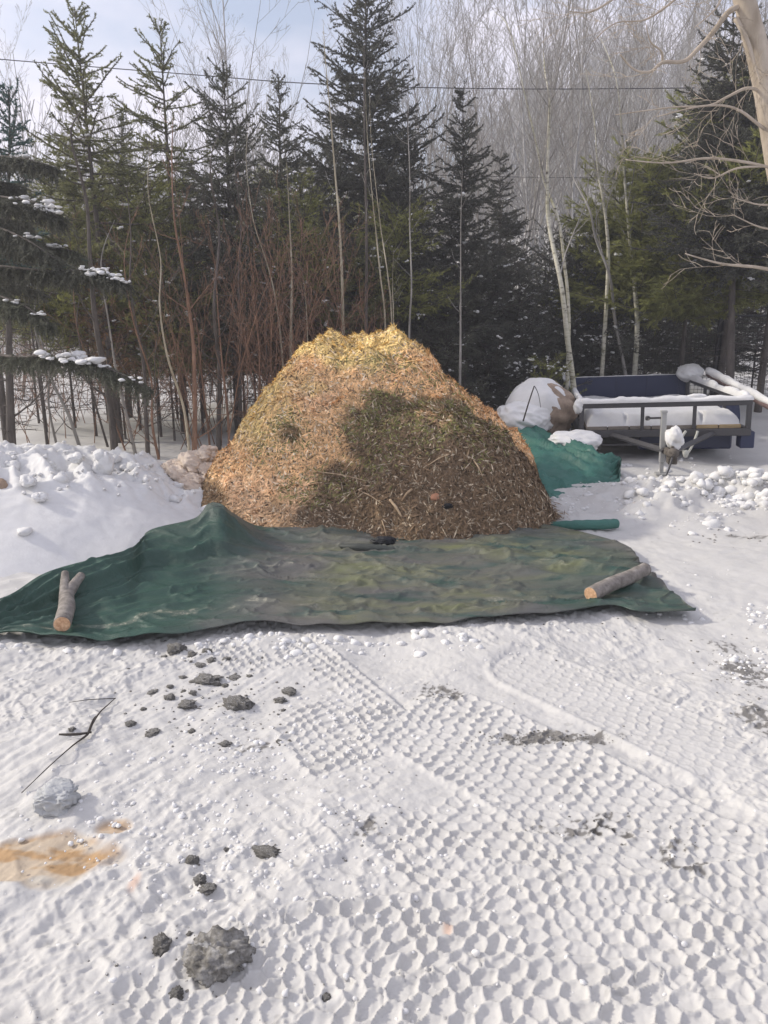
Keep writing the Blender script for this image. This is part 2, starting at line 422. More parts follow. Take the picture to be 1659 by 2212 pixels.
# ------------------------------------------------------------------ snow bank on the left
def bank_h(x, y):
    # ridge line runs from (-1.25,7.0) to the left
    yr = 6.45 + .28 * (x + 2.4) + .05 * np.sin(x * 2.3); yr = np.where(x > -1.9, yr + .5 * (x + 1.9), yr)
    H = np.interp(-x, [1.2, 1.5, 1.95, 2.3, 2.9, 3.6], [0, .13, .30, .44, .60, .62])
    H = H * (1 + .10 * fbm(x * 1.2 + 3, x * 0 + 1, 2))
    fr = 1.62 + .25 * sstep(-1.8, -2.6, x) - .45 * sstep(-2.0, -1.2, x); bk = 1.5
    d = np.where(y < yr, (yr - y) / fr, (y - yr) / bk)
    prof = np.clip(1 - np.abs(d) ** 1.9, 0, 1)
    h = H * prof
    top = sstep(.72, .97, prof); ruff = top * (.06 * billow(x * 4, y * 4, 3) + .020 * billow(x * 13, y * 13, 3)) * sstep(-1.2, -1.7, x)
    return h + ruff + prof * (.012 * fbm(x * 3, y * 3, 3) + .004 * fbm(x * 20, y * 20, 2))
X, Y, Fb = grid(np.arange(-7, -1.0, .02), np.arange(4.0, 8.6, .02)); Hb = bank_h(X, Y)
mesh_np('snowbank', np.stack([X, Y, Hb - .035 + .0 * X], 1), Fb, SNOW, None, label='tall smooth ploughed snowbank left of the wood chip pile', cat='snowbank')
def hit_h(px, py, hf, y0=3.5, y1=10):
    d = ray(px, py); ys = np.linspace(y0, y1, 800); t = ys / d[1]; xs = d[0] * t; zs = CAMH + d[2] * t
    h = hf(xs, ys); i = np.argmax(zs <= h)
    return np.array([xs[i], ys[i], h[i]]) if zs[i] <= h[i] else None
rs = np.random.RandomState(3)
# crumbs along the crest
mb = MB(); P = []; S = []
for _ in range(170):
    x = -1.5 - rs.rand() * 3.6; y = 6.1 + .28 * (x + 2.4) + rs.randn() * .28
    P.append([x, y, float(bank_h(np.array([x]), np.array([y]))[0]) - .02]); S.append(.012 + .05 * rs.rand() ** 3)
blobs(mb, P, S, rs); mb.build('snow_crumbs', SNOW, kind='stuff', label='loose snow crumbs along the crest of the snowbank', cat='snow')
p = hit_h(228, 1010, bank_h); mb = MB(); V, Fc = lump(5, 3, .2, 1.5); mb.add(V * [.075, .06, .10] + p + [0, 0, .03], Fc); V, Fc = lump(9, 3, .2, 1.5); mb.add(V * [.05, .05, .06] + p + [-.05, 0, .0], Fc)
V, Fc = lump(19, 3, .2, 1.5); mb.add(V * [.05, .05, .05] + p + [-.035, .0, .10], Fc)
mb.build('snow_block', SNOW, label='upright chunk of snow standing on the snowbank crest', cat='snow block')
for i, (px, py, s, lb) in enumerate([(60, 1040, .06, 'big rounded snow lump high on the left of the snowbank'), (85, 1075, .05, 'low snow lump on the left shoulder of the snowbank'), (165, 990, .06, 'small snow lump beside the upright chunk on the snowbank')]):
    p = hit_h(px, py, bank_h)
    if p is None: continue
    V, Fc = lump(30 + i, 3, .3, 1.4, .7); mesh_np('snow_lump', V * s + p, Fc, SNOW, None, label=lb, cat='snow lump', group='snow lumps on the snowbank')
V, Fc = lump(3, 3, .3, 1.2)
mesh_np('boulder', V * [.10, .10, .12] + PY(0, 1068, 5.6), Fc, m_bark('tan_rock', (.20, .14, .10), (.42, .31, .22), 6, (1, 1, 1)), None, label='tan rock poking out of the snowbank at the left edge', cat='rock')
# dirty snow chunks between bank and pile
grp = 'tan stained snow chunks between snowbank and chip pile'
cl = [(385, 1030, .12), (410, 1005, .11), (440, 990, .10), (400, 1055, .12), (430, 1040, .12), (455, 1020, .09), (420, 1075, .11), (447, 1065, .10), (372, 1015, .09), (450, 975, .07), (405, 1095, .10), (385, 1075, .1)]
for i, (px, py, s) in enumerate(cl):
    V, Fc = lump(40 + i, 4, .42, 1.6, .9); mesh_np('snow_chunk', V * s * [1.1, 1, .85] + PY(px, py, 6.55 + .0012 * (1090 - py) * 3), Fc, SNOWD if i != 6 else SNOW, None,
        label='tan stained snow chunk heaped between the snowbank and the wood chips', cat='snow chunk', group=grp)
    if i == 6: bpy.data.objects[C.objects[-1].name]['label'] = 'cleaner white snow chunk low in the tan chunk heap by the tarp'

# ------------------------------------------------------------------ chip pile
def pile_h(x, y):
    x = np.asarray(x, float); y = np.asarray(y, float)
    wx = x + .08 * fbm(x * 1.3, y * 1.3, 2); wy = y + .08 * fbm(x * 1.3 + 9, y * 1.3, 2)
    def dome(cx, cy, H, rx, ryf, ryb, p):
        dy = wy - cy; ry = np.where(dy < 0, ryf, ryb); r = np.sqrt(((wx - cx) / rx) ** 2 + (dy / ry) ** 2)
        return H * (1 - np.minimum(r, 1.3) ** p)
    hs = [dome(-.56, 7.35, 1.60, 1.15, 1.62, 1.5, 1.40), dome(.10, 7.40, 1.71, 1.42, 1.75, 1.6, 1.22), dome(-.2, 7.4, 1.50, 1.1, 1.5, 1.5, 2.1), dome(.48, 7.15, 1.18, 1.14, 1.35, 1.6, 1.9),
          dome(.42, 6.42, 1.0, 1.08, 1.0, 1.0, 2.5), dome(-.82, 6.85, .78, .98, 1.22, 1.3, 1.6), dome(-.15, 6.5, .6, 1.40, 1.0, 1.5, 2.2)]
    k = 20.0; m = sum(np.exp(k * h) for h in hs); h = np.log(m) / k - .07
    return h
def pile_full(x, y):
    h = pile_h(x, y)
    w = sstep(-.1, .3, h)
    h = h + w * (.085 * fbm(x * 2.1, y * 2.1, 3) + .045 * billow(x * 4.1, y * 4.1, 3) + .022 * fbm(x * 11, y * 11, 3))
    # hollow under the left peak, and a hole on the left flank
    h = h - .07 * np.exp(-(((x + .12) / .38) ** 2 + ((y - 6.62) / .15) ** 2)) - .05 * np.exp(-(((x + .82) / .12) ** 2 + ((y - 6.15) / .12) ** 2))
    return h
def pile_color(x, y, z, rs):
    n = len(x); a = fbm(x * 2.1 + 5, z * 2.6 + y * .4, 4); b = fbm(x * 5 + 2, z * 6 + 1, 3)
    tan = np.array([.82, .53, .27]); yel = np.array([.84, .66, .27]); pink = np.array([.82, .55, .33]); brn = np.array([.19, .13, .08]); grn = np.array([.25, .24, .085]); pale = np.array([.80, .66, .47])
    c = np.tile(tan, (n, 1))
    c = c + (pink - c) * sstep(-.1, .4, a)[:, None] * .7
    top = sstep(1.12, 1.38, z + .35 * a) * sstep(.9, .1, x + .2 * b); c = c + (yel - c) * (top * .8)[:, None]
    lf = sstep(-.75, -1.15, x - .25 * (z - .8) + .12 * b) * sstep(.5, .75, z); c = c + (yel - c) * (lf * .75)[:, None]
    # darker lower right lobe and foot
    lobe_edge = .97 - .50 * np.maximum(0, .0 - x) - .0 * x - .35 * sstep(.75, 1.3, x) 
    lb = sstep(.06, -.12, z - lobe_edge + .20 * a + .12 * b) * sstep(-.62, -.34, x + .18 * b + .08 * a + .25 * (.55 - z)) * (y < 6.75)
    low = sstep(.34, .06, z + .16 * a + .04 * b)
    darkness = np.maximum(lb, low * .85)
    # olive needles at the top of that lobe, brown lower
    g = lb * sstep(.45, .85, z + .18 * b) * .62
    patches = [(-.80, .72, .24, .22, .6), (.0, 1.30, .30, .085, .8), (.45, 1.12, .38, .12, .5), (-.55, .33, .3, .16, .65), (.75, 1.0, .25, .12, .5), (-.05, .66, .22, .2, .6), (-1.1, .55, .15, .1, .4)]
    for cx, cz, rx, rz, s in patches:
        g = np.maximum(g, .55 * s * sstep(1.2, .5, np.sqrt(((x - cx) / rx) ** 2 + ((z - cz) / rz) ** 2) + .5 * b))
    dk = brn * 1.05
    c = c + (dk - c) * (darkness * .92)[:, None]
    pick = rs.rand(n) < (g * .85); c[pick] = grn * (1 + .5 * (rs.rand(pick.sum(), 1) - .3))
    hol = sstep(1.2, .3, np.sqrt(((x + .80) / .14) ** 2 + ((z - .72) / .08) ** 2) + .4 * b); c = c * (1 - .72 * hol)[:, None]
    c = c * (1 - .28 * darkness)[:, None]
    pk = rs.rand(n) < (.10 + .02 * darkness); c[pk] = pale * (.85 + .3 * rs.rand(pk.sum(), 1)) * (1 - .45 * darkness[pk, None])
    pk = rs.rand(n) < .06; c[pk] = brn * (.6 + rs.rand(pk.sum(), 1))
    c *= (.66 + .72 * rs.rand(n, 1) ** .8)
    return c
X, Y, Fp = grid(np.arange(-2.1, 2.1, .018), np.arange(5.0, 9.6, .018)); Hp = pile_full(X, Y)
keep = (Hp[Fp] > -.04).any(1); rs = np.random.RandomState(11)
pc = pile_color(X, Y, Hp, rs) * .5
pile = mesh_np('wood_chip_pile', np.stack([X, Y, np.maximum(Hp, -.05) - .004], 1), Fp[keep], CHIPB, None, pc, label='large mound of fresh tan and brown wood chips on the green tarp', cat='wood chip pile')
n = 150000
cx = rs.rand(n * 2) * 4.2 - 2.1; cy = 5.0 + rs.rand(n * 2) * 3.6; h = pile_full(cx, cy); e = .02
gxx = (pile_full(cx + e, cy) - h) / e; gyy = (pile_full(cx, cy + e) - h) / e
area = np.sqrt(1 + gxx ** 2 + gyy ** 2); ok = (h > .0) & (rs.rand(n * 2) < area / 2.2)
# spilled chips round the foot
sp = (h <= .0) & (h > -.22) & (rs.rand(n * 2) < .22 * np.exp(h * 16)) & (cy < 7.2); ok |= sp
cx, cy, h, gxx, gyy = [a[ok] for a in (cx, cy, h, gxx, gyy)]; n = len(cx)
h = np.maximum(h, .035)
Nn = np.stack([-gxx, -gyy, np.ones(n)], 1); Nn[h <= .036] = [0, 0, 1]; Nn += rs.randn(n, 3) * .27; Nn /= np.linalg.norm(Nn, axis=1, keepdims=True)
rd = rs.randn(n, 3); T = np.cross(Nn, rd); T /= np.linalg.norm(T, axis=1, keepdims=True); B = np.cross(Nn, T)
L = (.011 + .020 * rs.rand(n) + .045 * (rs.rand(n) ** 5)); W = .003 + .0048 * rs.rand(n)
c0 = np.stack([cx, cy, h + .003 + .020 * rs.rand(n) ** 1.5], 1)
V = np.stack([c0 + T * L[:, None] - Nn * .002, c0 + B * W[:, None] + Nn * .003, c0 - T * L[:, None] + Nn * .001, c0 - B * W[:, None] - Nn * .001], 1)
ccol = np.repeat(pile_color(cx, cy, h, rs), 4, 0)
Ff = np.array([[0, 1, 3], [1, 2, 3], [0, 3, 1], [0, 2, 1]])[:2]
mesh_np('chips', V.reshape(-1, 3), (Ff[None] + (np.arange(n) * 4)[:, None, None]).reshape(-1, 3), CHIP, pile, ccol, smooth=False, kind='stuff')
def on_pile(px, py): 
    return hit_h(px, py, pile_full, 4.8, 8.5)
# loose sticks, twigs on the pile
STICK = m_bark('weathered_stick', (.25, .17, .10), (.55, .42, .28), 20)
for a, b, r, lb in [((842, 1083), (868, 1122), .011, 'pale flat stick leaning down the brown foot of the chip pile'), ((890, 1062), (868, 1088), .009, 'short pale stick crossing above the flat stick on the pile'),
        ((775, 1062), (830, 1098), .004, 'thin curved twig left of the pale sticks on the pile'), ((1022, 998), (1042, 1035), .005, 'light thin stick on the right flank of the pile'),
        ((685, 1022), (792, 1045), .0045, 'dark thin branch lying across the middle of the pile'), ((575, 942), (625, 965), .004, 'dark twig near the hollow on the left flank of the pile'),
        ((825, 1128), (835, 1165), .004, 'small upright twig at the front foot of the pile'), ((970, 985), (925, 1010), .005, 'light twig in the olive patch of the pile'), ((955, 800), (1010, 822), .005, 'grey twig below the summit of the pile'),
        ((930, 720), (932, 790), .003, 'thin twig sticking up on the right of the summit')]:
    p, q = on_pile(*a), on_pile(*b)
    if p is None or q is None: continue
    mb = MB(); m_ = (p + q) / 2 + [0, -.02, .03]; path_tube(mb, [p + [0, -.01, .012], m_, q + [0, -.01, .02]], [r, r * 1.1, r * .7], 6, 4, rough=.2)
    mb.build('stick', STICK, label=lb, cat='stick')
p = on_pile(942, 1076); V, Fc = lump(71, 3, .2); mesh_np('bark_lump', V * [.045, .035, .035] + p, Fc, mat('orange_lump', (.40, .20, .12), .8)[0], None, label='orange brown lump near the foot of the chip pile', cat='lump')
p = on_pile(970, 1096); V, Fc = lump(72, 3, .3); mesh_np('black_rag', V * [.045, .02, .022] + p, Fc, mat('black_cloth', (.012, .012, .014), .8)[0], None, label='black scrap half buried right of the orange lump', cat='scrap')
p = PZ(1068, 1146, .03); V, Fc = lump(73, 3, .35, 1.6); V = V * [.085, .05, .06]; mesh_np('snow_clod', V + p + [0, 0, .03], Fc, m_snow('greenish_snow', False, (.66, .69, .52)), None, label='greenish white snow clod between the chip pile and the tarp', cat='snow clod')

# ------------------------------------------------------------------ tarps
def m_tarp(name, base, mud=True):
    m, nd, lk, b = mat(name, base, .5, .4)
    n = noise(nd, lk, 1.7, 5, .6); n2 = noise(nd, lk, 3.0, 6, .65, stretch=(.5, 2.0, 1)); n3 = noise(nd, lk, 9, 6, .7, stretch=(.35, 1.8, 1)); n4 = noise(nd, lk, 40, 4, .7)
    c = mixc(nd, lk, ramp(nd, lk, n, [(.35, 0.), (.65, .5)]), base, tuple(x * 1.6 for x in base))
    if mud:
        at = nd.new('ShaderNodeAttribute'); at.attribute_name = 'col'; sp = nd.new('ShaderNodeSeparateColor'); lk.new(at.outputs['Color'], sp.inputs[0])
        def mul(a, b_):
            q = nd.new('ShaderNodeMath'); q.operation = 'MULTIPLY'; lk.new(a, q.inputs[0]); lk.new(b_, q.inputs[1]); q.use_clamp = True; return q.outputs[0]
        c = mixc(nd, lk, mul(sp.outputs[0], ramp(nd, lk, n2, [(.36, .15), (.52, 1.)])), c, (.105, .103, .096))
        c = mixc(nd, lk, mul(sp.outputs[1], ramp(nd, lk, n2, [(.40, 0.), (.60, 1.)])), c, (.135, .148, .070))
        c = mixc(nd, lk, mul(sp.outputs[1], ramp(nd, lk, n3, [(.62, 0.), (.70, .55)])), c, (.40, .38, .28))
        c = mixc(nd, lk, mul(sp.outputs[2], ramp(nd, lk, n4, [(.5, .2), (.6, 1.)])), c, (.33, .32, .25))
    lk.new(c, b.inputs['Base Color']); lk.new(ramp(nd, lk, n2, [(.3, .30), (.7, .65)]), b.inputs['Roughness'])
    w = noise(nd, lk, 5, 7, .68, stretch=(.6, 1.6, 1)); w = ramp(nd, lk, w, [(.30, 0.), (.47, .55), (.50, 1.), (.54, .55), (.75, .1)]); bump(nd, lk, b, w, .35, .022)
    return m
TARP = m_tarp('green_tarp', (.020, .056, .041)); TARP2 = m_tarp("teal_tarp", (.036, .125, .10), False)
pairs = [((-420, 1430), .02, (-420, 1330), .30), ((-200, 1405), .02, (-200, 1330), .2), ((0, 1385), .02, (0, 1303), .12), ((100, 1392), .02, (110, 1242), .15), ((220, 1398), .02, (285, 1192), .15), ((300, 1394), .02, (326, 1152), .17),
    ((370, 1389), .02, (420, 1127), .22), ((450, 1377), .02, (450, 1096), .30), ((510, 1367), .02, (478, 1096), .30), ((560, 1361), .02, (508, 1118), .20), ((640, 1363), .02, (570, 1145), .06),
    ((760, 1363), .02, (700, 1140), .03), ((900, 1360), .02, (860, 1135), .03), ((1050, 1350), .02, (1020, 1135), .03), ((1200, 1340), .02, (1160, 1137), .03), ((1320, 1322), .025, (1340, 1180), .03),
    ((1370, 1333), .02, (1387, 1230), .03), ((1440, 1331), .02, (1442, 1285), .02), ((1499, 1328), .02, (1499, 1325), .02)]
A = np.array([PZ(*a, z) for a, z, b, y in pairs]); B = np.array([PZ(*b, y) for a, z, b, y in pairs])
A = smooth_pts(A, 12); B = smooth_pts(B, 12)
nv = 170; v = np.linspace(0, 1, nv)[:, None, None]
T0 = A[None] * (1 - v) + B[None] * v
# resample across u
uu = np.linspace(0, len(A) - 1, 640); i0 = np.minimum(uu.astype(int), len(A) - 2); ft = (uu - i0)[None, :, None]
T0 = T0[:, i0] * (1 - ft) + T0[:, i0 + 1] * ft
X = T0[..., 0]; Y = T0[..., 1]; Zt = T0[..., 2].copy()
vv = np.linspace(0, 1, nv)[:, None] * np.ones_like(X)
pk = PZ(474, 1100, .28); dx = X - pk[0]; dy = Y - pk[1]; rr = np.hypot(dx, dy); ang = np.arctan2(dy, dx)
lw = sstep(-.55, -1.1, X)
edge = np.minimum(1, vv / .05) * np.minimum(1, (1 - vv) / .05)
zf_ = A[:, 2].min(); zb_ = (Zt - .02) / np.maximum(vv, .03); wl_ = .07 * fbm(X * 1.7 + 4, X * 0, 2); Zt = .02 + zb_ * (vv * (1 - lw) + lw * (.82 * sstep(.58, .84, vv + wl_) + .18 * vv))
tl = np.maximum(pk[0] - X, 0); wv = .10 * fbm(X * 1.3, Y * .7, 2)
folds = 0 * X
for c0_, sl_, wd_, am_ in ((.88, .08, .020, .026), (.80, .12, .018, .020), (.70, .155, .034, .060), (.62, .17, .016, .022), (.54, .17, .028, .042), (.46, .20, .014, .018), (.37, .16, .028, .030), (.30, .17, .014, .015), (.22, .10, .022, .018), (.14, .06, .014, .010)):
    folds = folds + am_ * np.exp(-np.abs((vv - c0_ + sl_ * tl + wv) / (wd_ * (.35 + .65 * np.minimum(tl / .8, 1)) + .013)) ** 1.6) * sstep(-.25, .25, pk[0] + .25 - X)
folds = folds * np.exp(-(np.maximum(tl - .9, 0) / .8) ** 2)
Zt = Zt + folds * sstep(0, .15, vv) * sstep(1, .93, vv)
u1 = (X - .9) * .8 + (Y - 4.9) * .6; v1 = -(X - .9) * .6 + (Y - 4.9) * .8
rw = sstep(.3, .8, X); Zt = Zt + rw * .035 * np.exp(-((((X - .9) * .55 + (Y - 5.0) * .84) / .07) ** 2)) + rw * .02 * np.exp(-((((X - .9) * .5 + (Y - 4.72) * .87) / .05) ** 2))
q1 = fbm(X * 1.6 + .8 * fbm(X, Y * 2, 2), Y * 4.5 + X * 1.2, 3); q2 = fbm(X * 4.5 + 7, Y * 8 - X * 2, 3); q3 = fbm(X * 9 + 30, Y * 16, 2)
Zt = Zt + edge * .012 * fbm(X * 2.2, Y * 4.4, 3) + edge * (.024 * np.exp(-np.abs(q1 / .15) ** 1.5) + .013 * np.exp(-np.abs(q2 / .17) ** 1.5)) * (1 - .45 * lw) + .028
Zt = Zt + .028 * np.exp(-(((vv - .90) / .05) ** 2)) * sstep(-.9, -.4, X) * sstep(.6, .2, X)        # puckered hem at the pile's foot
# front hem undulates and is slightly rolled
Yt = Y + (1 - vv) ** 6 * .02 * fbm(X * 4, X * 0, 2)
Zt = Zt + .018 * np.exp(-(((vv - .03) / .03) ** 2)) + (1 - vv) ** 8 * .014 * (1 + fbm(X * 5, X * 0 + 3, 2))
mid = sstep(-1.25, -.5, X + .25 * fbm(X * 2, Y * 3, 2)); cen = sstep(1.3, .7, X)
mud = np.clip(mid * (.55 + .45 * cen) * (1.0) + .55 * sstep(.75, .95, vv) * sstep(-1.8, -1.2, X), 0, 1)
oli = np.clip(sstep(-.75, -.2, X) * sstep(2.0, 1.2, X) * (.55 + .8 * fbm(X * 1.6, Y * 3.5, 3)), 0, 1)
line = .9 * sstep(.04, .0, np.abs(q1) ) * sstep(.1, .35, fbm(X * 2 + 3, Y * 3, 2)) * sstep(-.9, -.5, X) * .8 + sstep(.03, .0, np.abs(vv - .14 - .04 * fbm(X * 3, X * 0, 2))) * sstep(.1, .5, fbm(X * 5, Y * 9, 3) + .2)
line = np.maximum(line, sstep(.012, .0, np.abs((vv - .62) - .25 * np.sin((X + .6) * 1.7) + .05 * fbm(X * 6, X * 0, 2))) * sstep(-.6, -.4, X) * sstep(.35, .1, X) * sstep(-.1, .3, fbm(X * 7, Y * 5, 2)))
line = np.maximum(line, sstep(.010, .0, np.abs((vv - .50) - .12 * (X + .9) + .03 * fbm(X * 9, X * 0, 2))) * sstep(-1.2, -1.0, X) * sstep(-.45, -.7, X))
tc = np.stack([mud, oli, line], -1).reshape(-1, 3)
m_, n_ = X.shape; ii = (np.arange(m_ - 1)[:, None] * n_ + np.arange(n_ - 1)[None]).ravel(); Ft = np.stack([ii, ii + 1, ii + n_ + 1, ii + n_], 1)
tp = mesh_np('green_tarp', np.stack([X, Yt, Zt], -1).reshape(-1, 3), Ft, TARP, None, tc, label='muddy dark green tarp spread in front of the wood chip pile', cat='tarp')
md = tp.modifiers.new('thick', 'SOLIDIFY'); md.thickness = .004; md.offset = -1
tX, tY, tZ = X, Yt, Zt
def tz(p):
    d = (tX - p[0]) ** 2 + (tY - p[1]) ** 2; k = np.argmin(d); return tZ.ravel()[k]
# rolled hem with dark rag at the pile foot
mb = MB(); P = [PZ(735, 1180, .06), PZ(775, 1183, .065), PZ(820, 1186, .06), PZ(856, 1190, .05)]
path_tube(mb, P, [.012, .032, .035, .024], 10, 5, rough=.15); mb.build('tarp_fold', mat('grey_green_fold', (.050, .056, .050), .6)[0], tp)
V, Fc = lump(81, 3, .4, 1.5, .45); mesh_np('black_glove', V * [.075, .035, .06] + PZ(830, 1168, .08), Fc, mat('black_rubber', (.012, .013, .016), .6)[0], None, label='crumpled black scrap at the front foot of the chip pile', cat='scrap')
# teal tarp behind on the right
def curve_surf(name, front, back, m, lb, amp, seed, zs=.02, grp=None, cat='tarp'):
    A = smooth_pts(np.array([PZ(a, b, z) for a, b, z in front]), 10); B = smooth_pts(np.array([PZ(a, b, z) for a, b, z in back]), 10)
    v = np.linspace(0, 1, 90)[:, None, None]; T = A[None] * (1 - v) + B[None] * v; X, Y, Z_ = T[..., 0], T[..., 1], T[..., 2]
    vv = v[..., 0] * np.ones_like(X); ed = np.minimum(1, vv / .08) * np.minimum(1, (1 - vv) / .08)
    q = vv * 1.0 + X * .35
    Z_ = Z_ + ed * amp * (1.1 * np.exp(-(fbm(q * 5 + seed, X * .9, 3) / .16) ** 2) + .5 * np.exp(-(fbm(q * 11 + seed, X * 2.5, 3) / .12) ** 2) + .7 * fbm(X * 3.2 + seed, Y * 2.0, 3)) + zs
    m_, n_ = X.shape; ii = (np.arange(m_ - 1)[:, None] * n_ + np.arange(n_ - 1)[None]).ravel()
    o = mesh_np(name, np.stack([X, Y, Z_], -1).reshape(-1, 3), np.stack([ii, ii + 1, ii + n_ + 1, ii + n_], 1), m, None, label=lb, cat=cat)
    md = o.modifiers.new('thick', 'SOLIDIFY'); md.thickness = .004; return o
curve_surf('teal_tarp', [(1100, 1085, .0), (1180, 1090, .0), (1240, 1082, 0), (1290, 1070, 0), (1335, 1048, .02), (1340, 1020, .05)], [(1100, 925, .30), (1140, 925, .34), (1190, 942, .28), (1240, 965, .24), (1290, 985, .20), (1338, 1008, .08)], TARP2, 'crumpled teal green tarp running from the pile towards the trailer', .075, 3)
mb = MB(); path_tube(mb, [PZ(1165, 1132, .025), PZ(1200, 1133, .03), PZ(1250, 1134, .045), PZ(1300, 1133, .05), PZ(1333, 1131, .05)], [.012, .028, .040, .042, .040], 14, 6, rough=.12)
mb.build('rolled_tarp', TARP2, None, label='narrow teal roll of tarp lying alone on the snow', cat='tarp')

# ------------------------------------------------------------------ logs
def m_cut():
    m, nd, lk, b = mat('cut_wood', (.6, .4, .25), .8)
    tc = nd.new('ShaderNodeTexCoord'); n = nd.new('ShaderNodeTexNoise'); n.inputs['Scale'].default_value = 60; lk.new(tc.outputs['Object'], n.inputs['Vector'])
    lk.new(ramp(nd, lk, n.outputs['Fac'], [(.3, (.40, .22, .12)), (.7, (.66, .44, .27))]), b.inputs['Base Color']); return m
CUT = m_cut(); LOGB = m_bark('log_bark', (.13, .115, .10), (.33, .30, .27), 22, (1, 1, 1))
def log(name, pts, rad, lb, extra=None, cap_r=None):
    mb = MB(); path_tube(mb, pts, rad, 22, 8, rough=.05)
    if extra: path_tube(mb, *extra, 16, 6, rough=.06)
    o = mb.build(name, LOGB, None, label=lb, cat='log')
    p = np.array(pts[0]); d = np.array(pts[0]) - np.array(pts[1]); d /= np.linalg.norm(d)
    mb2 = MB(); r = rad[0] * .93; D, A_, B_ = frames(d[None]); th = np.arange(24) * 2 * pi / 24
    ring = lambda rr, off: p + d * off + (A_[0][None] * np.cos(th)[:, None] + B_[0][None] * np.sin(th)[:, None]) * rr
    V = np.concatenate([ring(r, -.01), ring(r, .004), ring(r * .3, .0045), [p + d * .004]]); i = np.arange(24); j = (i + 1) % 24
    mb2.add(V, [np.concatenate([np.stack([i, j, j + 24, i + 24], 1), np.stack([i + 24, j + 24, j + 48, i + 48], 1)]), np.stack([i + 48, j + 48, np.full(24, 72)], 1)])
    mb2.build('cut_end', CUT, o, smooth=False); return o
r1 = .046; a = PZ(1275, 1300, .06); b = PZ(1392, 1256, .06)
a[2] = tz(a) + r1; b[2] = tz(b) + r1 + .005
log('log', [a, a * .66 + b * .34 + [0, 0, .006], a * .33 + b * .67 + [0, 0, -.003], b], [r1, r1 * .97, r1 * .93, r1 * .90], 'straight grey log with orange cut end on the right of the tarp')
a = PZ(137, 1375, .05); f = PZ(148, 1312, .05); e1 = PZ(146, 1285, .07); e2 = PZ(180, 1280, .08)
a[2] = tz(a) + .04; f[2] = max(f[2], tz(f) + .045); e1[2] = tz(e1) + .05; e2[2] = tz(e2) + .05
log('forked_log', [a, a * .5 + f * .5 + [.012, 0, .008], f, e2 * .6 + f * .4 + [0, 0, .004], e2], [.044, .045, .040, .028, .024], 'forked grey log lying on the left of the tarp', extra=([f - [0, .03, 0], f * .4 + e1 * .6 + [-.006, 0, 0], e1], [.034, .026, .020]))

# ------------------------------------------------------------------ dirt clods, ice block, twigs on the snow
m, nd, lk, b = mat('frozen_dirt', (.2, .19, .18), .9, .15); n = noise(nd, lk, 22, 6, .7)
lk.new(ramp(nd, lk, n, [(.35, (.10, .095, .085)), (.5, (.22, .21, .19)), (.68, (.42, .41, .39))]), b.inputs['Base Color']); bump(nd, lk, b, noise(nd, lk, 70, 5, .7), .8, .01); DIRT = m
ge = nd.new('ShaderNodeNewGeometry'); sx_ = nd.new('ShaderNodeSeparateXYZ'); lk.new(ge.outputs['Normal'], sx_.inputs[0]); n9 = noise(nd, lk, 9, 5, .65); ma_ = nd.new('ShaderNodeMath'); ma_.operation = 'MULTIPLY'; lk.new(sx_.outputs[2], ma_.inputs[0]); lk.new(n9, ma_.inputs[1])
c_old = b.inputs['Base Color'].links[0].from_socket; lk.new(mixc(nd, lk, ramp(nd, lk, ma_.outputs[0], [(.50, 0.), (.62, .8)]), c_old, (.62, .62, .61)), b.inputs['Base Color'])
def clodmesh(seed, n=3):
    V, Fc = lump(seed, n, .30, 1.7, .7); o = seed * 3.3
    V = V * (1 + .22 * billow(V[:, 0] * 4 + V[:, 2] * 3 + o, V[:, 1] * 5 + V[:, 2] * 2 - o, 3))[:, None]; return V, Fc
clods = [(382, 1404, 20, 16), (447, 1409, 11, 10), (457, 1427, 9, 6), (490, 1422, 8, 6), (431, 1437, 13, 6), (415, 1417, 9, 8), (355, 1417, 7, 5), (445, 1464, 30, 13), (507, 1458, 12, 6), (539, 1458, 8, 4), (486, 1474, 8, 8), (367, 1483, 7, 5), (395, 1462, 8, 5),
    (330, 1493, 9, 5), (417, 1499, 8, 6), (397, 1494, 6, 5), (367, 1511, 11, 6), (404, 1523, 17, 9), (512, 1519, 27, 19), (605, 1508, 14, 11), (625, 1489, 15, 9), (310, 1532, 7, 5), (612, 1532, 5, 4), (330, 1582, 13, 6), (603, 1603, 7, 6), (625, 1601, 5, 4), (415, 1581, 7, 6), (487, 1607, 13, 7),
    (282, 1567, 9, 7), (157, 1588, 7, 5), (577, 1841, 30, 10), (415, 1857, 13, 13), (432, 1899, 11, 9), (450, 1919, 15, 8), (489, 1833, 6, 7), (350, 2042, 17, 19), (380, 2140, 14, 20), (410, 2020, 6, 6), (705, 2152, 8, 8)]
special = {0: 'largest pale grey clod of frozen dirt just below the tarp edge', 7: 'wide flat dark clod in the middle of the dirt scatter below the tarp', 18: 'big crumbly dark clod at the lower right of the dirt scatter', 19: 'dark clod right of the dirt scatter, the nearer of the pair', 20: 'dark clod right of the dirt scatter, the farther of the pair',
    30: 'long thin dark clod lying alone right of the rusty stain', 31: 'upright dark clod between the rusty stain and the long thin clod', 32: 'middle dark clod of the short row below the upright clod', 33: 'flat dark clod lowest of the short row right of the stain', 35: 'round grey clod just left of the huge clod', 36: 'ragged grey clod below the huge clod near the bottom edge', 38: 'small clod alone in the tyre prints at the bottom'}
protos = [mesh_np('dirt_clod', *clodmesh(100 + i), DIRT) for i in range(5)]
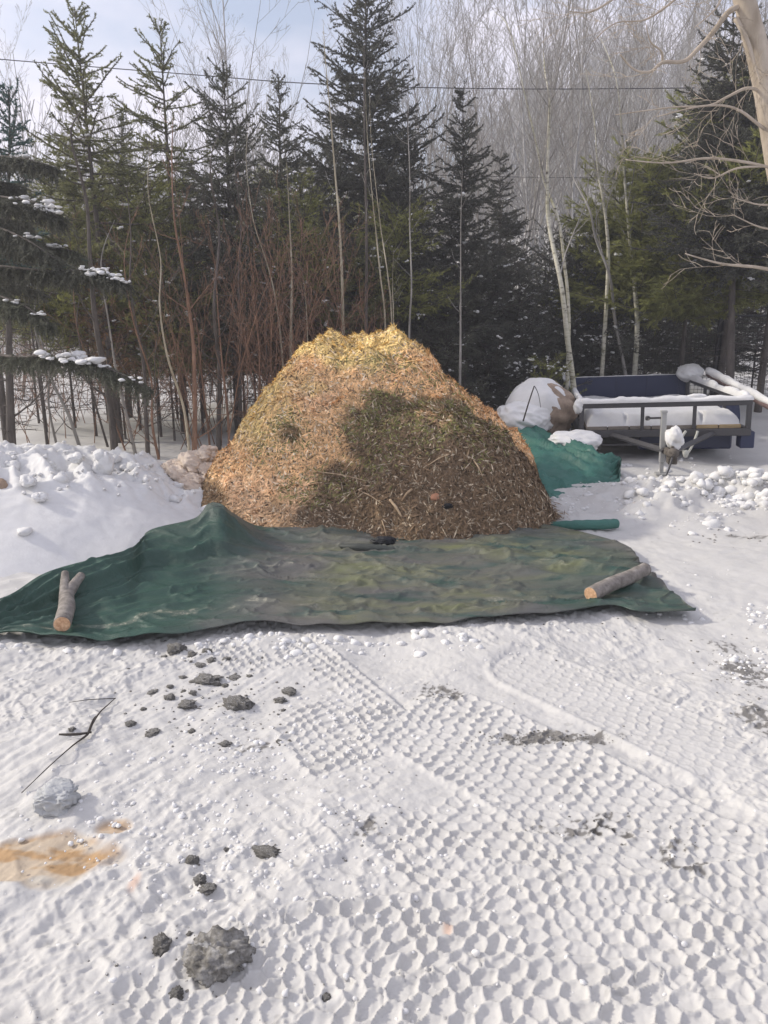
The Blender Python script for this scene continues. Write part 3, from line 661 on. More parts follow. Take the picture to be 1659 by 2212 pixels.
for i, (px, py, rx, ry) in enumerate(clods):
    src = protos[i % 5]; o = src if i < 5 else src.copy()
    if i >= 5: C.objects.link(o)
    p = PZ(px, py + ry * .35); d = np.linalg.norm(p - [0, 0, CAMH]); s = .82 * rx / F0 * d; sz = max(.35 * s, min(s, ry / F0 * d))
    o.location = (p[0], p[1], float(gz(p[0], p[1])[0]) + sz * .08); o.scale = (s, min(s, 1.5 * ry / F0 * d) * (.85 + .15 * (i % 3)), sz * .85); o.rotation_euler = (0, 0, (i % 2) * pi + (i % 3 - 1) * .3)
    if i in special: props(o, special[i], 'dirt clod')
    elif i < 28: props(o, 'small dark frozen dirt clod scattered on the snow below the tarp', 'dirt clod', 'small dirt clods scattered below the tarp')
    else: props(o, 'small dark dirt clod lying by itself away from the scatter', 'dirt clod', 'stray small dirt clods')
p = PZ(465, 2095); V, Fc = ICO[4]
d = fbm(V[:, 0] * 1.5 + 3 + V[:, 2], V[:, 1] * 1.5 - V[:, 2], 4); d2 = billow(V[:, 0] * 4 + V[:, 2] * 2, V[:, 1] * 4 + V[:, 2] * 3, 4)
V = V * (1 + .34 * d + .16 * d2)[:, None]; V[:, 2] = np.maximum(V[:, 2], -.3)
mesh_np('dirt_clod', V * [.080, .066, .050] + [p[0], p[1] + .02, .012], Fc, DIRT, None, label='huge grey frozen clod in the foreground, biggest of all', cat='dirt clod')
rs = np.random.RandomState(5); mb = MB(); P = []; S = []
for cx_, cy_, sx, sy, n, s0 in [(440, 1460, 90, 55, 190, 3.2), (520, 1525, 60, 40, 70, 3), (1190, 1592, 70, 8, 260, 2.6), (1120, 1600, 55, 10, 90, 2.4), (950, 1495, 35, 15, 80, 2.4), (1300, 1790, 80, 35, 60, 2.5), (1470, 1830, 40, 40, 50, 2.5), (1610, 1450, 50, 40, 80, 2.5), (1640, 1555, 40, 30, 80, 2.5), (450, 2080, 90, 50, 60, 4), (400, 1900, 120, 90, 25, 3), (900, 1800, 300, 160, 30, 2.2), (480, 1600, 80, 30, 70, 2.6), (800, 1780, 50, 40, 40, 3), (1380, 1370, 200, 30, 60, 2), (1600, 1160, 60, 10, 60, 2.2), (300, 2150, 200, 60, 25, 2.5)]:
    for _ in range(n):
        q = PZ(cx_ + rs.randn() * sx, cy_ + rs.randn() * sy)
        if q[1] > 12 or q[1] < 1: continue
        dd = np.linalg.norm(q); P.append(q); S.append(s0 * (.25 + rs.rand() ** 3 * 1.0) / F0 * dd)
P = np.array(P); P[:, 2] = gz(P[:, 0], P[:, 1]) + .001; blobs(mb, P, S, rs, flat=.6)
mb.build('dirt_grit', DIRT, kind='stuff', label='fine dark grit and dirt crumbs sprinkled over the snow', cat='grit')
# ice block
p = PZ(122, 1752); mb = MB(); V, Fc = lump(55, 4, .14, 1.1); V = np.sign(V) * np.abs(V) ** .62; V = V * (1 + .16 * billow(V[:, 0] * 2.5, V[:, 2] * 3 + V[:, 1] * 2.5, 3))[:, None]
mb.add(V * [.058, .05, .038] + [p[0], p[1] + .02, .035], Fc); V, Fc = lump(56, 4, .3); mb.add(V * [.052, .045, .02] + [p[0] - .008, p[1] + .035, .064], Fc)
o = mb.build('ice_block', m_snow('grey_ice', False, (.44, .45, .45)), None, label='squarish grey ice block capped with snow beside the rusty stain', cat='ice block')
TW = mat('dark_twig', (.055, .047, .04), .8)[0]
mb = MB()
def gpts(l, dz=.012): 
    o = []
    for a_, b_ in l:
        q = PZ(a_, b_); o.append([q[0], q[1], float(gz(q[0], q[1])[0]) + dz])
    return o
path_tube(mb, gpts([(47, 1717), (110, 1670), (160, 1632), (190, 1602), (200, 1580), (215, 1555), (228, 1530), (250, 1510)], .016), [.0015, .002, .003, .005, .005, .0035, .003, .0015], 6, 4, rough=.2)
path_tube(mb, gpts([(130, 1606), (165, 1606), (200, 1600)], .02), [.004, .006, .004], 6, 4, rough=.2)
path_tube(mb, gpts([(192, 1600), (203, 1570), (212, 1560)], .02), [.004, .003, .002], 6, 3)
path_tube(mb, gpts([(150, 1526), (195, 1520), (250, 1510)], .014), [.001, .002, .002], 5, 3)
mb.build('fallen_twig', TW, None, label='thin forked dark twig lying on the snow at the left', cat='twig')
# loose snow crumbs on the drive
rs = np.random.RandomState(8); mb = MB(); P = []; S = []
for _ in range(1500):
    y = 1.4 + 3.6 * rs.rand() ** 1.2; x = (rs.rand() - .5) * (1.3 * y + .6); P.append([x, y, 0]); S.append(.0018 + .009 * rs.rand() ** 5)
for _ in range(260):                                            # lumps against the front hem
    q = PZ(rs.rand() * 1100 - 60, 1372 + rs.randn() * 8 + (20 if rs.rand() < .3 else 0)); P.append([q[0], q[1] - .08 + .02 * rs.randn(), 0]); S.append(.006 + .026 * rs.rand() ** 3)
for cx_, cy_, sx, sy, n, s0 in [(290, 1385, 30, 6, 40, .03), (70, 1390, 60, 6, 70, .03), (500, 1372, 60, 6, 60, .02), (550, 1630, 120, 40, 250, .014), (760, 1560, 60, 60, 200, .014), (620, 1850, 160, 90, 400, .012), (330, 1750, 150, 80, 300, .012)]:
    for _ in range(n):
        q = PZ(cx_ + rs.randn() * sx, cy_ + rs.randn() * sy); P.append(q); S.append(s0 * (.2 + .7 * rs.rand() ** 3))
P = np.array(P); P[:, 2] = gz(P[:, 0], P[:, 1]) - .001
inside = np.array([((tX - p[0]) ** 2 + (tY - p[1]) ** 2).min() < .0009 for p in P]) & (P[:, 1] > 3.5); P = P[~inside]; S = np.array(S)[~inside]
blobs(mb, P, S, rs); mb.build('snow_crumbs', SNOW, kind='stuff', label='loose snow crumbs littering the drive in the foreground', cat='snow')
# ploughed rubble on the right
mb = MB(); P = []; S = []
for cx_, cy_, sx, sy, n, s0 in [(1560, 1075, 110, 22, 900, .05), (1420, 1050, 60, 14, 260, .035), (1490, 1110, 70, 14, 300, .03), (1330, 1010, 30, 10, 60, .03), (1490, 1000, 50, 6, 60, .045), (1270, 975, 35, 12, 120, .035), (1240, 1085, 80, 20, 220, .02), (1500, 1320, 120, 40, 250, .013), (1590, 1400, 60, 50, 250, .012), (1650, 1080, 60, 22, 500, .06), (1215, 1015, 50, 30, 25, .03), (1640, 1350, 60, 40, 200, .015)]:
    for _ in range(n):
        q = PZ(cx_ + rs.randn() * sx, cy_ + rs.randn() * sy)
        if fbm(q[0] * 3.1, q[1] * 3.1, 2) < -.15: continue
        P.append(q); S.append(s0 * (.15 + 1.2 * rs.rand() ** 3.5))
P = np.array(P); P[:, 2] = gz(P[:, 0], P[:, 1]); blobs(mb, P, S, rs)
mb.build('snow_rubble', SNOW, kind='stuff', label='ploughed up snow rubble in front of the trailer on the right', cat='snow')

# ------------------------------------------------------------------ snow-capped boulder and neighbours
def big_blob(name, px, py, Yd, s, seed, m, lb, cat, flat=.8, par=None, n=4, amp=.2):
    V, Fc = lump(seed, n, amp, 1.0, 1.0); p = PY(px, py, Yd); return mesh_np(name, V * s + p, Fc, m, par, **({'label': lb, 'cat': cat} if lb else {}))
ROCK = m_bark('brown_rock', (.17, .125, .095), (.42, .33, .25), 7, (1, 1, 1))
rk = big_blob('boulder', 1184, 897, 9.8, [.35, .3, .36], 61, ROCK, 'brown boulder under a thick snow cap behind the teal tarp', 'boulder')
V, Fc = ICO[4]; V = V.copy(); p = PY(1172, 893, 9.85)
V = V * (1 + .08 * fbm(V[:, 0] * 1.5 + 8, V[:, 1] * 1.5 + V[:, 2], 3))[:, None] * [.46, .40, .40] + p + [-.06, .02, .05]
cut = .16 * fbm(V[:, 0] * 5, V[:, 1] * 5, 3); low = V[:, 2] < p[2] - .06 + cut + .26 * sstep(.02, .30, V[:, 0] - p[0])
V[low] = (V[low] - p) * .72 + p; mesh_np('snow', V, Fc, SNOW, None, label='rounded snow cap lying on the brown boulder', cat='snow')
big_blob('snow_mound', 1130, 905, 9.6, [.33, .3, .22], 63, SNOW, 'white snow mound between the chip pile and the boulder', 'snow mound')
big_blob('snow_mound', 1240, 955, 8.9, [.30, .25, .13], 64, SNOW, 'low snow mound right of the boulder by the trailer corner', 'snow mound')
mb = MB(); path_tube(mb, [PY(1130, 910, 8.2), PY(1142, 870, 8.2), PY(1152, 840, 8.2), PY(1155, 835, 8.2), PY(1163, 852, 8.2), PY(1168, 880, 8.2)], [.009, .008, .007, .005, .004, .003], 6, 5)
mb.build('bent_sapling', TW, None, label='bent dark sapling arching over the snow mound by the pile', cat='sapling')

# ------------------------------------------------------------------ trailer
STEEL = mat('dark_steel', (.045, .043, .045), .45, .5)[0]; NAVY = mat('navy_paint', (.010, .018, .060), .45, .5)[0]; GALV = mat('galvanised', (.34, .34, .33), .45, .6)[0]
RUBBER = mat('tyre_rubber', (.012, .012, .013), .8, .3)[0]; WOOD = m_bark('grey_deck_wood', (.16, .14, .12), (.32, .28, .23), 10, (.3, 1, 1)); WOODN = m_bark('new_deck_wood', (.34, .24, .12), (.55, .42, .24), 10, (.3, 1, 1)); STRAP = mat('pale_strap', (.50, .50, .44), .7)[0]
FL = PY(1262, 878, 9.25); FR = PY(1615, 866, 8.75)
yaw = R(-17); wid = 2.0
tr = empty('utility_trailer', (FL[0], FL[1], 0.0), label='dark steel utility trailer with snow filled bed parked on the right', cat='trailer')
tr.rotation_euler = (0, R(-2.5), math.atan2(FR[1] - FL[1], FR[0] - FL[0]) * .0 + R(-11))
W_, Ln, zr, zd = 1.93, 3.7, .66, .34     # width, length, rail height, deck height
mb = MB(); box(mb, (W_ / 2, 0, zr), (W_ + .06, .06, .06), bev=.006); mb.build('top_rail', STEEL, tr, smooth=False)
mb = MB(); box(mb, (W_ / 2, 0, zd - .03), (W_ + .06, .07, .085), bev=.006)
box(mb, (0, Ln / 2, zd - .03), (.06, Ln - .08, .08), bev=.005); box(mb, (W_, Ln / 2, zd - .03), (.06, Ln - .08, .08), bev=.005); box(mb, (W_ / 2, Ln, zd - .03), (W_, .06, .08), bev=.005)
for k in range(1, 5): box(mb, (W_ / 2, Ln * k / 5, zd - .05), (W_ - .06, .05, .05))
mb.build('frame', STEEL, tr, smooth=False)
for xx in (.0, W_): 
    mb = MB(); box(mb, (xx, 0, (zr + zd) / 2 - .0), (.055, .05, zr - zd - .03), bev=.004); mb.build('corner_post', STEEL, tr, smooth=False)
    mb = MB(); box(mb, (xx, Ln, (zr + zd) / 2 + .02), (.055, .05, zr - zd + .06), bev=.004); mb.build('corner_post', STEEL, tr, smooth=False)
    mb = MB(); box(mb, (xx + (.005 if xx else -.005), .10, zd - .13), (.16, .2, .20), bev=.01); mb.build('corner_box', NAVY, tr, smooth=False)
for xx in (.72, 1.32): 
    mb = MB(); box(mb, (xx, 0, (zr + zd) / 2), (.04, .035, zr - zd - .02), bev=.003); mb.build('post', STEEL, tr, smooth=False)
for xx in (0., W_):
    mb = MB(); box(mb, (xx, Ln / 2, zr + .0), (.05, Ln - .06, .05), bev=.004); mb.build('side_rail', STEEL, tr, smooth=False)
    for yy in (1.2, 2.4): mb = MB(); box(mb, (xx, yy, (zr + zd) / 2 + .02), (.04, .04, zr - zd - .08)); mb.build('side_post', STEEL, tr, smooth=False)
for k in range(7):
    mb = MB(); wv = (W_ - .12) / 7; box(mb, (.06 + wv * (k + .5), Ln / 2 - .0, zd + .033), (wv - .012, Ln - .1, .045), bev=.004); mb.build('deck_board', WOODN if k >= 5 else WOOD, tr, smooth=False)
mb = MB(); box(mb, (W_ / 2, Ln + .045, zd + .20), (W_ - .05, .035, .42), bev=.006); 
for k in range(4): box(mb, (.3 + k * .5, Ln + .024, zd + .2), (.03, .02, .38))
mb.build('tailgate', NAVY, tr, smooth=False)
mb = MB(); box(mb, (1.28, .62, .17), (1.1, .7, .22), bev=.02); mb.build('underbody_shade', NAVY, tr, smooth=False)  # navy box added to stand for the dark shadow under the bed
mb = MB(); 
for yy in (-.0,):
    box(mb, (.62, .02, zd - .17), (.75, .03, .02)); box(mb, (.25, .02, zd - .12), (.02, .02, .12)); box(mb, (.62, .02, zd - .12), (.02, .02, .12)); box(mb, (.99, .02, zd - .12), (.02, .02, .12))
mb.build('step_bar', STEEL, tr, smooth=False)
mb = MB(); box(mb, (W_ / 2, 1.9, zd - .15), (W_ + .1, .06, .06)); mb.build('axle', STEEL, tr, smooth=False)
for xx in (-.16, W_ + .16):
    wh = empty('wheel', (xx, 1.9, .20)); wh.parent = tr
    th = np.arange(36) * 2 * pi / 36
    prof = [(.19, -.08), (.27, -.095), (.30, -.07), (.305, 0), (.30, .07), (.27, .095), (.19, .08)]
    V = np.array([[w, r * cos(t), r * sin(t)] for r, w in prof for t in th]); k = 36; i = np.arange(k); j = (i + 1) % k; q = np.stack([i, j, j + k, i + k], 1)
    mesh_np('tyre', V, (q[None] + (np.arange(len(prof) - 1) * k)[:, None, None]).reshape(-1, 4), RUBBER, wh)
    prof = [(.01, -.04), (.06, -.05), (.10, -.03), (.15, -.03), (.19, -.08), (.19, .08), (.15, .03), (.06, .05), (.01, .04)]
    V = np.array([[w, r * cos(t), r * sin(t)] for r, w in prof for t in th]); mesh_np('rim', V, (q[None] + (np.arange(len(prof) - 1) * k)[:, None, None]).reshape(-1, 4), GALV, wh)
    mb = MB(); pts = [(1.9 + .40 * cos(t), .20 + .36 * sin(t)) for t in np.linspace(.05, pi - .05, 12)]
    V = np.array([[xx + sx * .13, a_, b_ + dz] for dz in (0, .012) for sx in (-1, 1) for a_, b_ in pts]); i = np.arange(11)
    mb.add(V, np.concatenate([np.stack([i, i + 1, i + 13, i + 12], 1), np.stack([i + 24, i + 36, i + 37, i + 25], 1), np.stack([i, i + 24, i + 25, i + 1], 1), np.stack([i + 12, i + 13, i + 37, i + 36], 1)]))
    mb.build('fender', NAVY, tr)
# tongue, coupler, jack in trailer space
cpl = np.array([.90, -1.05, .22])
mb = MB()
for xx in (.35, 1.55): path_tube(mb, [(xx, .0, zd - .04), (cpl[0] + (.06 if xx > 1 else -.06), cpl[1] + .15, .24)], [.035, .035], 4, 1)
mb.build('tongue', STEEL, tr, smooth=False)
mb = MB(); box(mb, cpl + [0, .05, .02], (.13, .22, .09), bev=.02); V, Fc = lump(2, 2, .1); mb.add(V * [.065, .07, .055] + cpl + [0, -.08, .03], Fc); box(mb, cpl + [.0, .03, .085], (.03, .14, .03), bev=.006); box(mb, cpl + [0, .0, -.06], (.10, .12, .08), bev=.01)
mb.build('coupler', m_bark('worn_steel', (.05, .045, .04), (.16, .14, .12), 20, (1, 1, 1)), tr, smooth=False)
jk = cpl + [-.07, .20, 0]
mb = MB(); box(mb, jk + [0, 0, .16], (.06, .06, .56), bev=.008); box(mb, jk + [0, 0, .45], (.07, .07, .03), bev=.006); j_ = mb.build('jack', GALV, tr, smooth=False)
mb = MB(); path_tube(mb, [jk + [-.16, 0, .38], jk + [-.03, 0, .38]], [.012, .012], 8, 1); box(mb, jk + [-.17, 0, .38], (.05, .03, .05), bev=.01); mb.build('handle', STEEL, j_)
mb = MB(); box(mb, jk + [0, 0, -.18], (.04, .04, .14)); box(mb, jk + [0, 0, -.25], (.13, .13, .02), bev=.004); mb.build('jack_foot', GALV, tr, smooth=False)
mb = MB(); path_tube(mb, [cpl + [-.02, -.14, .0], cpl + [-.05, -.18, -.10], cpl + [-.08, -.18, -.2]], [.01, .012, .006], 6, 4); mb.build('hanging_hook', STEEL, tr)
mb = MB(); s0 = np.array([1.22, -.06, zd + .0]); path_tube(mb, [s0, s0 + [-.06, -.03, -.10], s0 + [-.045, -.05, -.20], s0 + [0, -.05, -.27], s0 + [.05, -.05, -.22], s0 + [.10, -.04, -.10], s0 + [.13, -.02, .0]], [.016] * 7, 8, 6, rough=.15)
V, Fc = lump(1, 2, .1); mb.add(V * [.035, .02, .05] + s0 + [.0, -.06, -.27], Fc); mb.build('safety_strap', STRAP, tr)
bpy.context.view_layer.update(); MW = np.array(tr.matrix_world)
def tw(p): p = np.asarray(p, float); return p @ MW[:3, :3].T + MW[:3, 3]
# snow in the bed: lumpy blanket
X, Y, Fq = grid(np.linspace(.07, W_ - .07, 110), np.linspace(.06, Ln - .04, 150))
ex = np.minimum(X - .07, W_ - .07 - X); ey = np.minimum(Y - .06, Ln - .04 - Y); rd = np.sqrt(np.clip(np.minimum(ex, ey) / .09, 0, 1))
gap = np.exp(-((((X - .07) % ((W_ - .14) / 4 + .001)) - (W_ - .14) / 8 * 0) / .03) ** 2) * sstep(.45, .15, Y) * (X > .2)
Zs = zd + .045 + rd * ((.15 - .11 * sstep(.7, 2.4, Y)) + .03 * fbm(X * 2.2, Y * 1.5, 3)) * (1 - .55 * gap) + .003 * fbm(X * 20, Y * 20, 2)
mesh_np('snow_blanket', tw(np.stack([X, Y, Zs], 1)), Fq, SNOW, None, label='thick snow blanket filling the trailer bed', cat='snow')
def bead(name, a_, b_, w, hgt, seed, lb):
    a_ = np.array(a_, float); b_ = np.array(b_, float); n = 90; t = np.linspace(0, 1, n); d = b_ - a_; side = np.array([-d[1], d[0], 0]); side /= np.linalg.norm(side)
    V = []
    for i, tt in enumerate(t):
        env = min(1, (min(tt, 1 - tt) / .02)) ** .5; nz = 1 + .35 * float(fbm(tt * 14 + seed, seed, 3)); p = a_ + d * tt
        for s, u in ((-1, 0), (-1.05, .5), (-.6, .95), (0, 1.08), (.6, .95), (1.05, .5), (1, 0)): V.append(p + side * s * w * (.9 + .1 * nz) * env + np.array([0, 0, u * hgt * nz * env]))
    i = np.arange(6); q = np.stack([i, i + 1, i + 8, i + 7], 1); Fq = (q[None] + (np.arange(n - 1) * 7)[:, None, None]).reshape(-1, 4)
    mesh_np(name, tw(np.array(V)), Fq, SNOW, None, label=lb, cat='snow', group='snow strips on the trailer rails')
bead('snow_strip', (-.04, 0, zr + .03), (W_ + .05, 0, zr + .03), .045, .06, 1, 'long snow strip on the front rail of the trailer')
bead('snow_strip', (0, .08, zr + .028), (0, Ln, zr + .028), .035, .05, 2, 'snow strip on the left side rail of the trailer')
bead('snow_strip', (W_, .08, zr + .028), (W_, Ln, zr + .028), .045, .07, 3, 'snow strip on the right side rail of the trailer')
bead('snow_strip', (.05, Ln + .045, zd + .41), (W_ - .05, Ln + .045, zd + .41), .02, .012, 4, 'thin snow strip on the navy tailgate')
for pos, s, lb in [((0, Ln, zr + .10), (.09, .08, .11), 'snow knob on the rear left post of the trailer'), ((W_, Ln - .1, zr + .12), (.18, .22, .13), 'big snow knob on the rear right corner of the trailer'), ((-.03, .02, zr - .0), (.07, .08, .10), 'snow knob on the front left corner of the trailer'),
        (tuple(cpl + [.03, .08, .17]), (.09, .11, .12), 'snow cap on the trailer coupler'), ((W_ - .6, .05, zr + .08), (.12, .05, .035), 'low snow bump on the right part of the front rail')]:
    V, Fc = lump(int(s[0] * 1000), 3, .2); mesh_np('snow', tw(V * s + np.array(pos)), Fc, SNOW, None, label=lb, cat='snow')
# snowy pole leaning beyond the trailer's right side
mb = MB(); pa = PY(1530, 808, 11.5); pb = PY(1760, 930, 8.8); path_tube(mb, [pa, pa * .5 + pb * .5, pb], [.045, .045, .045], 8, 4); pl = mb.build('metal_pole', m_bark('pole_paint', (.10, .065, .06), (.20, .14, .13), 8), None, label='long dull brown pole with snow slanting past the right trailer corner', cat='pole')
mb = MB(); path_tube(mb, [pa + [0, 0, .05], pa * .5 + pb * .5 + [0, 0, .055], pb + [0, 0, .05]], [.055, .05, .045], 8, 8, rough=.35); mb.build('snow', SNOW, pl)
# wire mesh fence panel behind
WIRE = mat('black_wire', (.02, .02, .022), .6)[0]
fn = empty('wire_fence', (0, 0, 0), label='black wire mesh fence panel behind the trailer', cat='fence'); fy = 15.0
fa = PY(1330, 820, fy); fb_ = PY(1690, 820, fy); ft_ = PY(1450, 682, fy)[2]; z0 = .15
for px in (1335, 1557): x = PY(px, 700, fy)[0]; mb = MB(); box(mb, (x, fy, (z0 + ft_ + .15) / 2), (.10 if px > 1400 else .05, .08, ft_ + .15 - z0), bev=.01); mb.build('post', WIRE, fn)
mb = MB(); box(mb, ((fa[0] + fb_[0]) / 2, fy - .045, ft_), (fb_[0] - fa[0], .035, .035)); mb.build('top_bar', WIRE, fn)
xs_ = np.arange(fa[0], fb_[0], .075); zs_ = np.arange(z0, ft_, .075)
P0 = [[x, fy, z0] for x in xs_] + [[fa[0], fy + .004, z] for z in zs_]; P1 = [[x, fy, ft_] for x in xs_] + [[fb_[0], fy + .004, z] for z in zs_]
V, Fq = tubes(P0, P1, np.full(len(P0), .0035), np.full(len(P0), .0035), 3); mesh_np('wire_mesh', V, Fq, WIRE, fn)

# ------------------------------------------------------------------ trees
def needle_mesh(P0, P1, rs, per_m, ln, wd, bend=.5, tint=(.75, 1.25)):
    P0 = np.asarray(P0); P1 = np.asarray(P1); L = np.linalg.norm(P1 - P0, axis=1); k = np.maximum(1, (L * per_m + rs.rand(len(L))).astype(int))
    ix = np.repeat(np.arange(len(L)), k); t = rs.rand(len(ix)); D, A, B = frames(P1 - P0)
    base = P0[ix] + (P1 - P0)[ix] * t[:, None]; th = rs.rand(len(ix)) * 2 * pi
    out = A[ix] * np.cos(th)[:, None] + B[ix] * np.sin(th)[:, None]; dr = out * (1 - bend) + D[ix] * bend; dr /= np.linalg.norm(dr, axis=1, keepdims=True)
    l = ln * (.7 + .6 * rs.rand(len(ix))); sd = np.cross(dr, rs.randn(len(ix), 3)); sd /= np.linalg.norm(sd, axis=1, keepdims=True)
    w = wd * (.7 + .6 * rs.rand(len(ix)))
    V = np.stack([base - sd * w[:, None] / 2, base + sd * w[:, None] / 2, base + dr * l[:, None] + sd * 0], 1).reshape(-1, 3)
    sg = tint[0] + (tint[1] - tint[0]) * rs.rand(len(L)); c = sg[ix] * (.85 + .3 * rs.rand(len(ix)))
    cc = np.stack([c, c, c * .95], 1)
    return V, np.arange(len(ix) * 3).reshape(-1, 3), np.repeat(cc, 3, 0)
def conifer_segs(H, Rc, z_start, rs, lean=(0, 0), whorl=.34, nb=6, up_top=.9, up_low=-.15, dens=1., side_len=.42, irregular=.25, sidesp=.085, top_taper=.9, sparse_low=0., vert=False, droop=0.):
    """branch and shoot segments of a conifer whose base is at the origin"""
    def tp(z): return np.array([lean[0] * (z / H) ** 1.2, lean[1] * (z / H), z])
    br = []; sh = []; z = z_start
    while z < H - .12:
        f = (z - z_start) / (H - z_start); L0 = Rc * ((1 - f) ** top_taper) + .10
        for k in range(max(3, int(nb * (1 if f < .8 else .75)))):
            if rs.rand() < sparse_low * (1 - f): continue
            a = rs.rand() * 2 * pi; L = L0 * (1 + irregular * rs.randn()); L = max(L, .12)
            el = up_low * (1 - f) + up_top * f ** 1.4 + .15 * rs.randn(); zz = z + rs.rand() * whorl * .7
            p = tp(min(zz, H - .05)); ns = max(3, int(L / .14)); d = np.array([cos(a) * cos(el), sin(a) * cos(el), sin(el)])
            prev = p; side = np.array([-sin(a), cos(a), 0])
            for s in range(ns):
                t = (s + 1) / ns
                dd = d + np.array([0, 0, .35 * t * t - droop * t * 1.2]) + .08 * rs.randn(3); dd /= np.linalg.norm(dd); q = prev + dd * L / ns
                r = .012 * (1 - .75 * t) * (L / .9) ** .6 + .0025
                br.append((prev, q, r, r * .85)); 
                if t > .10:
                    sh.append((prev, q))
                    m = max(1, int(L / ns / sidesp * dens + rs.rand()))
                    for j in range(m):
                        u = rs.rand(); b = prev + (q - prev) * u; sl = side_len * L * (1.05 - t) * (.6 + .7 * rs.rand()) + .05; sgn = rs.choice([-1, 1])
                        v = dd * .75 + side * sgn * .75 + np.array([0, 0, -.12 + .2 * rs.randn() - droop * 1.3]) ; v /= np.linalg.norm(v); e_ = b + v * sl; sh.append((b, e_))
                        if sl > .16:
                            for _ in range(int(sl / .09)):
                                uu_ = .25 + .7 * rs.rand(); c_ = b + (e_ - b) * uu_; v2 = v * .8 + rs.randn(3) * .45; v2[2] -= droop; v2 /= np.linalg.norm(v2); sh.append((c_, c_ + v2 * (.04 + .35 * sl * (1 - uu_) + .03 * rs.rand())))
                prev = q
        z += whorl * (.75 + .5 * rs.rand()) * (1 if f < .7 else 1.0)
    return br, sh, tp
def conifer(name, base, H, Rc, lb, fol, seed, z0=.0, snow=8, cat='spruce', group=None, needle=(300, .027, .0115), bark=BARK_S, trunk_r=None, tint=(.7, 1.3), bend=.45, dead=True, snow_s=.07, **kw):
    rs = np.random.RandomState(seed); br, sh, tp = conifer_segs(H, Rc, z0, rs, **kw)
    o = empty(name, tuple(base), label=lb, cat=cat, group=group); mb = MB(); r0 = trunk_r or H * .011 + .012
    zz = np.linspace(-.1, H, 12); path_tube(mb, [tp(max(q, 0)) + [0, 0, min(q, 0)] for q in zz], [max(.004, r0 * (1 - .97 * (q / H))) for q in np.maximum(zz, 0)], 8, 2, rough=.06, seed=seed)
    P0 = np.array([b[0] for b in br]); P1 = np.array([b[1] for b in br]); ra = [b[2] for b in br]; rb = [b[3] for b in br]
    if dead:                                  # bare dead twigs below the live crown
        d0 = []; d1 = []
        zz_ = np.arange(max(.4, .1), max(z0, .5), .10)
        for z in zz_:
            for _ in range(2):
                a = rs.rand() * 2 * pi; l = (.25 + .5 * rs.rand()) * min(1, Rc); p = tp(z); e_ = p + np.array([cos(a) * l, sin(a) * l, -.1 * l + .1 * rs.randn() * l]); d0.append(p); d1.append(e_)
                for _ in range(3): u = rs.rand(); c_ = p + (e_ - p) * u; d0.append(c_); d1.append(c_ + rs.randn(3) * [.12, .12, .05] + (e_ - p) * .15)
        if d0: P0 = np.concatenate([P0, d0]); P1 = np.concatenate([P1, d1]); ra = ra + [.005] * len(d0); rb = rb + [.002] * len(d0)
    V, Fq = tubes(P0, P1, np.array(ra), np.array(rb), 3); mb.add(V, Fq); mb.build('trunk', bark, o)
    S0 = np.array([s[0] for s in sh]); S1 = np.array([s[1] for s in sh])
    V, Ft_, cc = needle_mesh(S0, S1, rs, *needle, bend=bend, tint=tint); mesh_np('crown', V, Ft_, fol, o, cc, smooth=False)
    if snow:
        mb = MB(); ix = rs.choice(len(sh), min(snow, len(sh)), replace=False); PP = []; SS = []
        for i in ix:
            c = (S0[i] + S1[i]) / 2
            ss = snow_s * (.35 + .65 * rs.rand()); ax_ = (S1[i] - S0[i]); 
            for _ in range(6): PP.append(S0[i] + ax_ * rs.rand() + rs.randn(3) * [.35 * ss, .35 * ss, .12 * ss] + [0, 0, .01]); SS.append(ss * (.2 + .6 * rs.rand()))
        blobs(mb, PP, SS, rs, flat=.6); mb.build('snow', SNOW, o, smooth=True, kind='stuff')
    return o
def at(px, Yd): return PY(px, 700, Yd)[0]
def toph(px, py, Yd): return PY(px, py, Yd)[2]
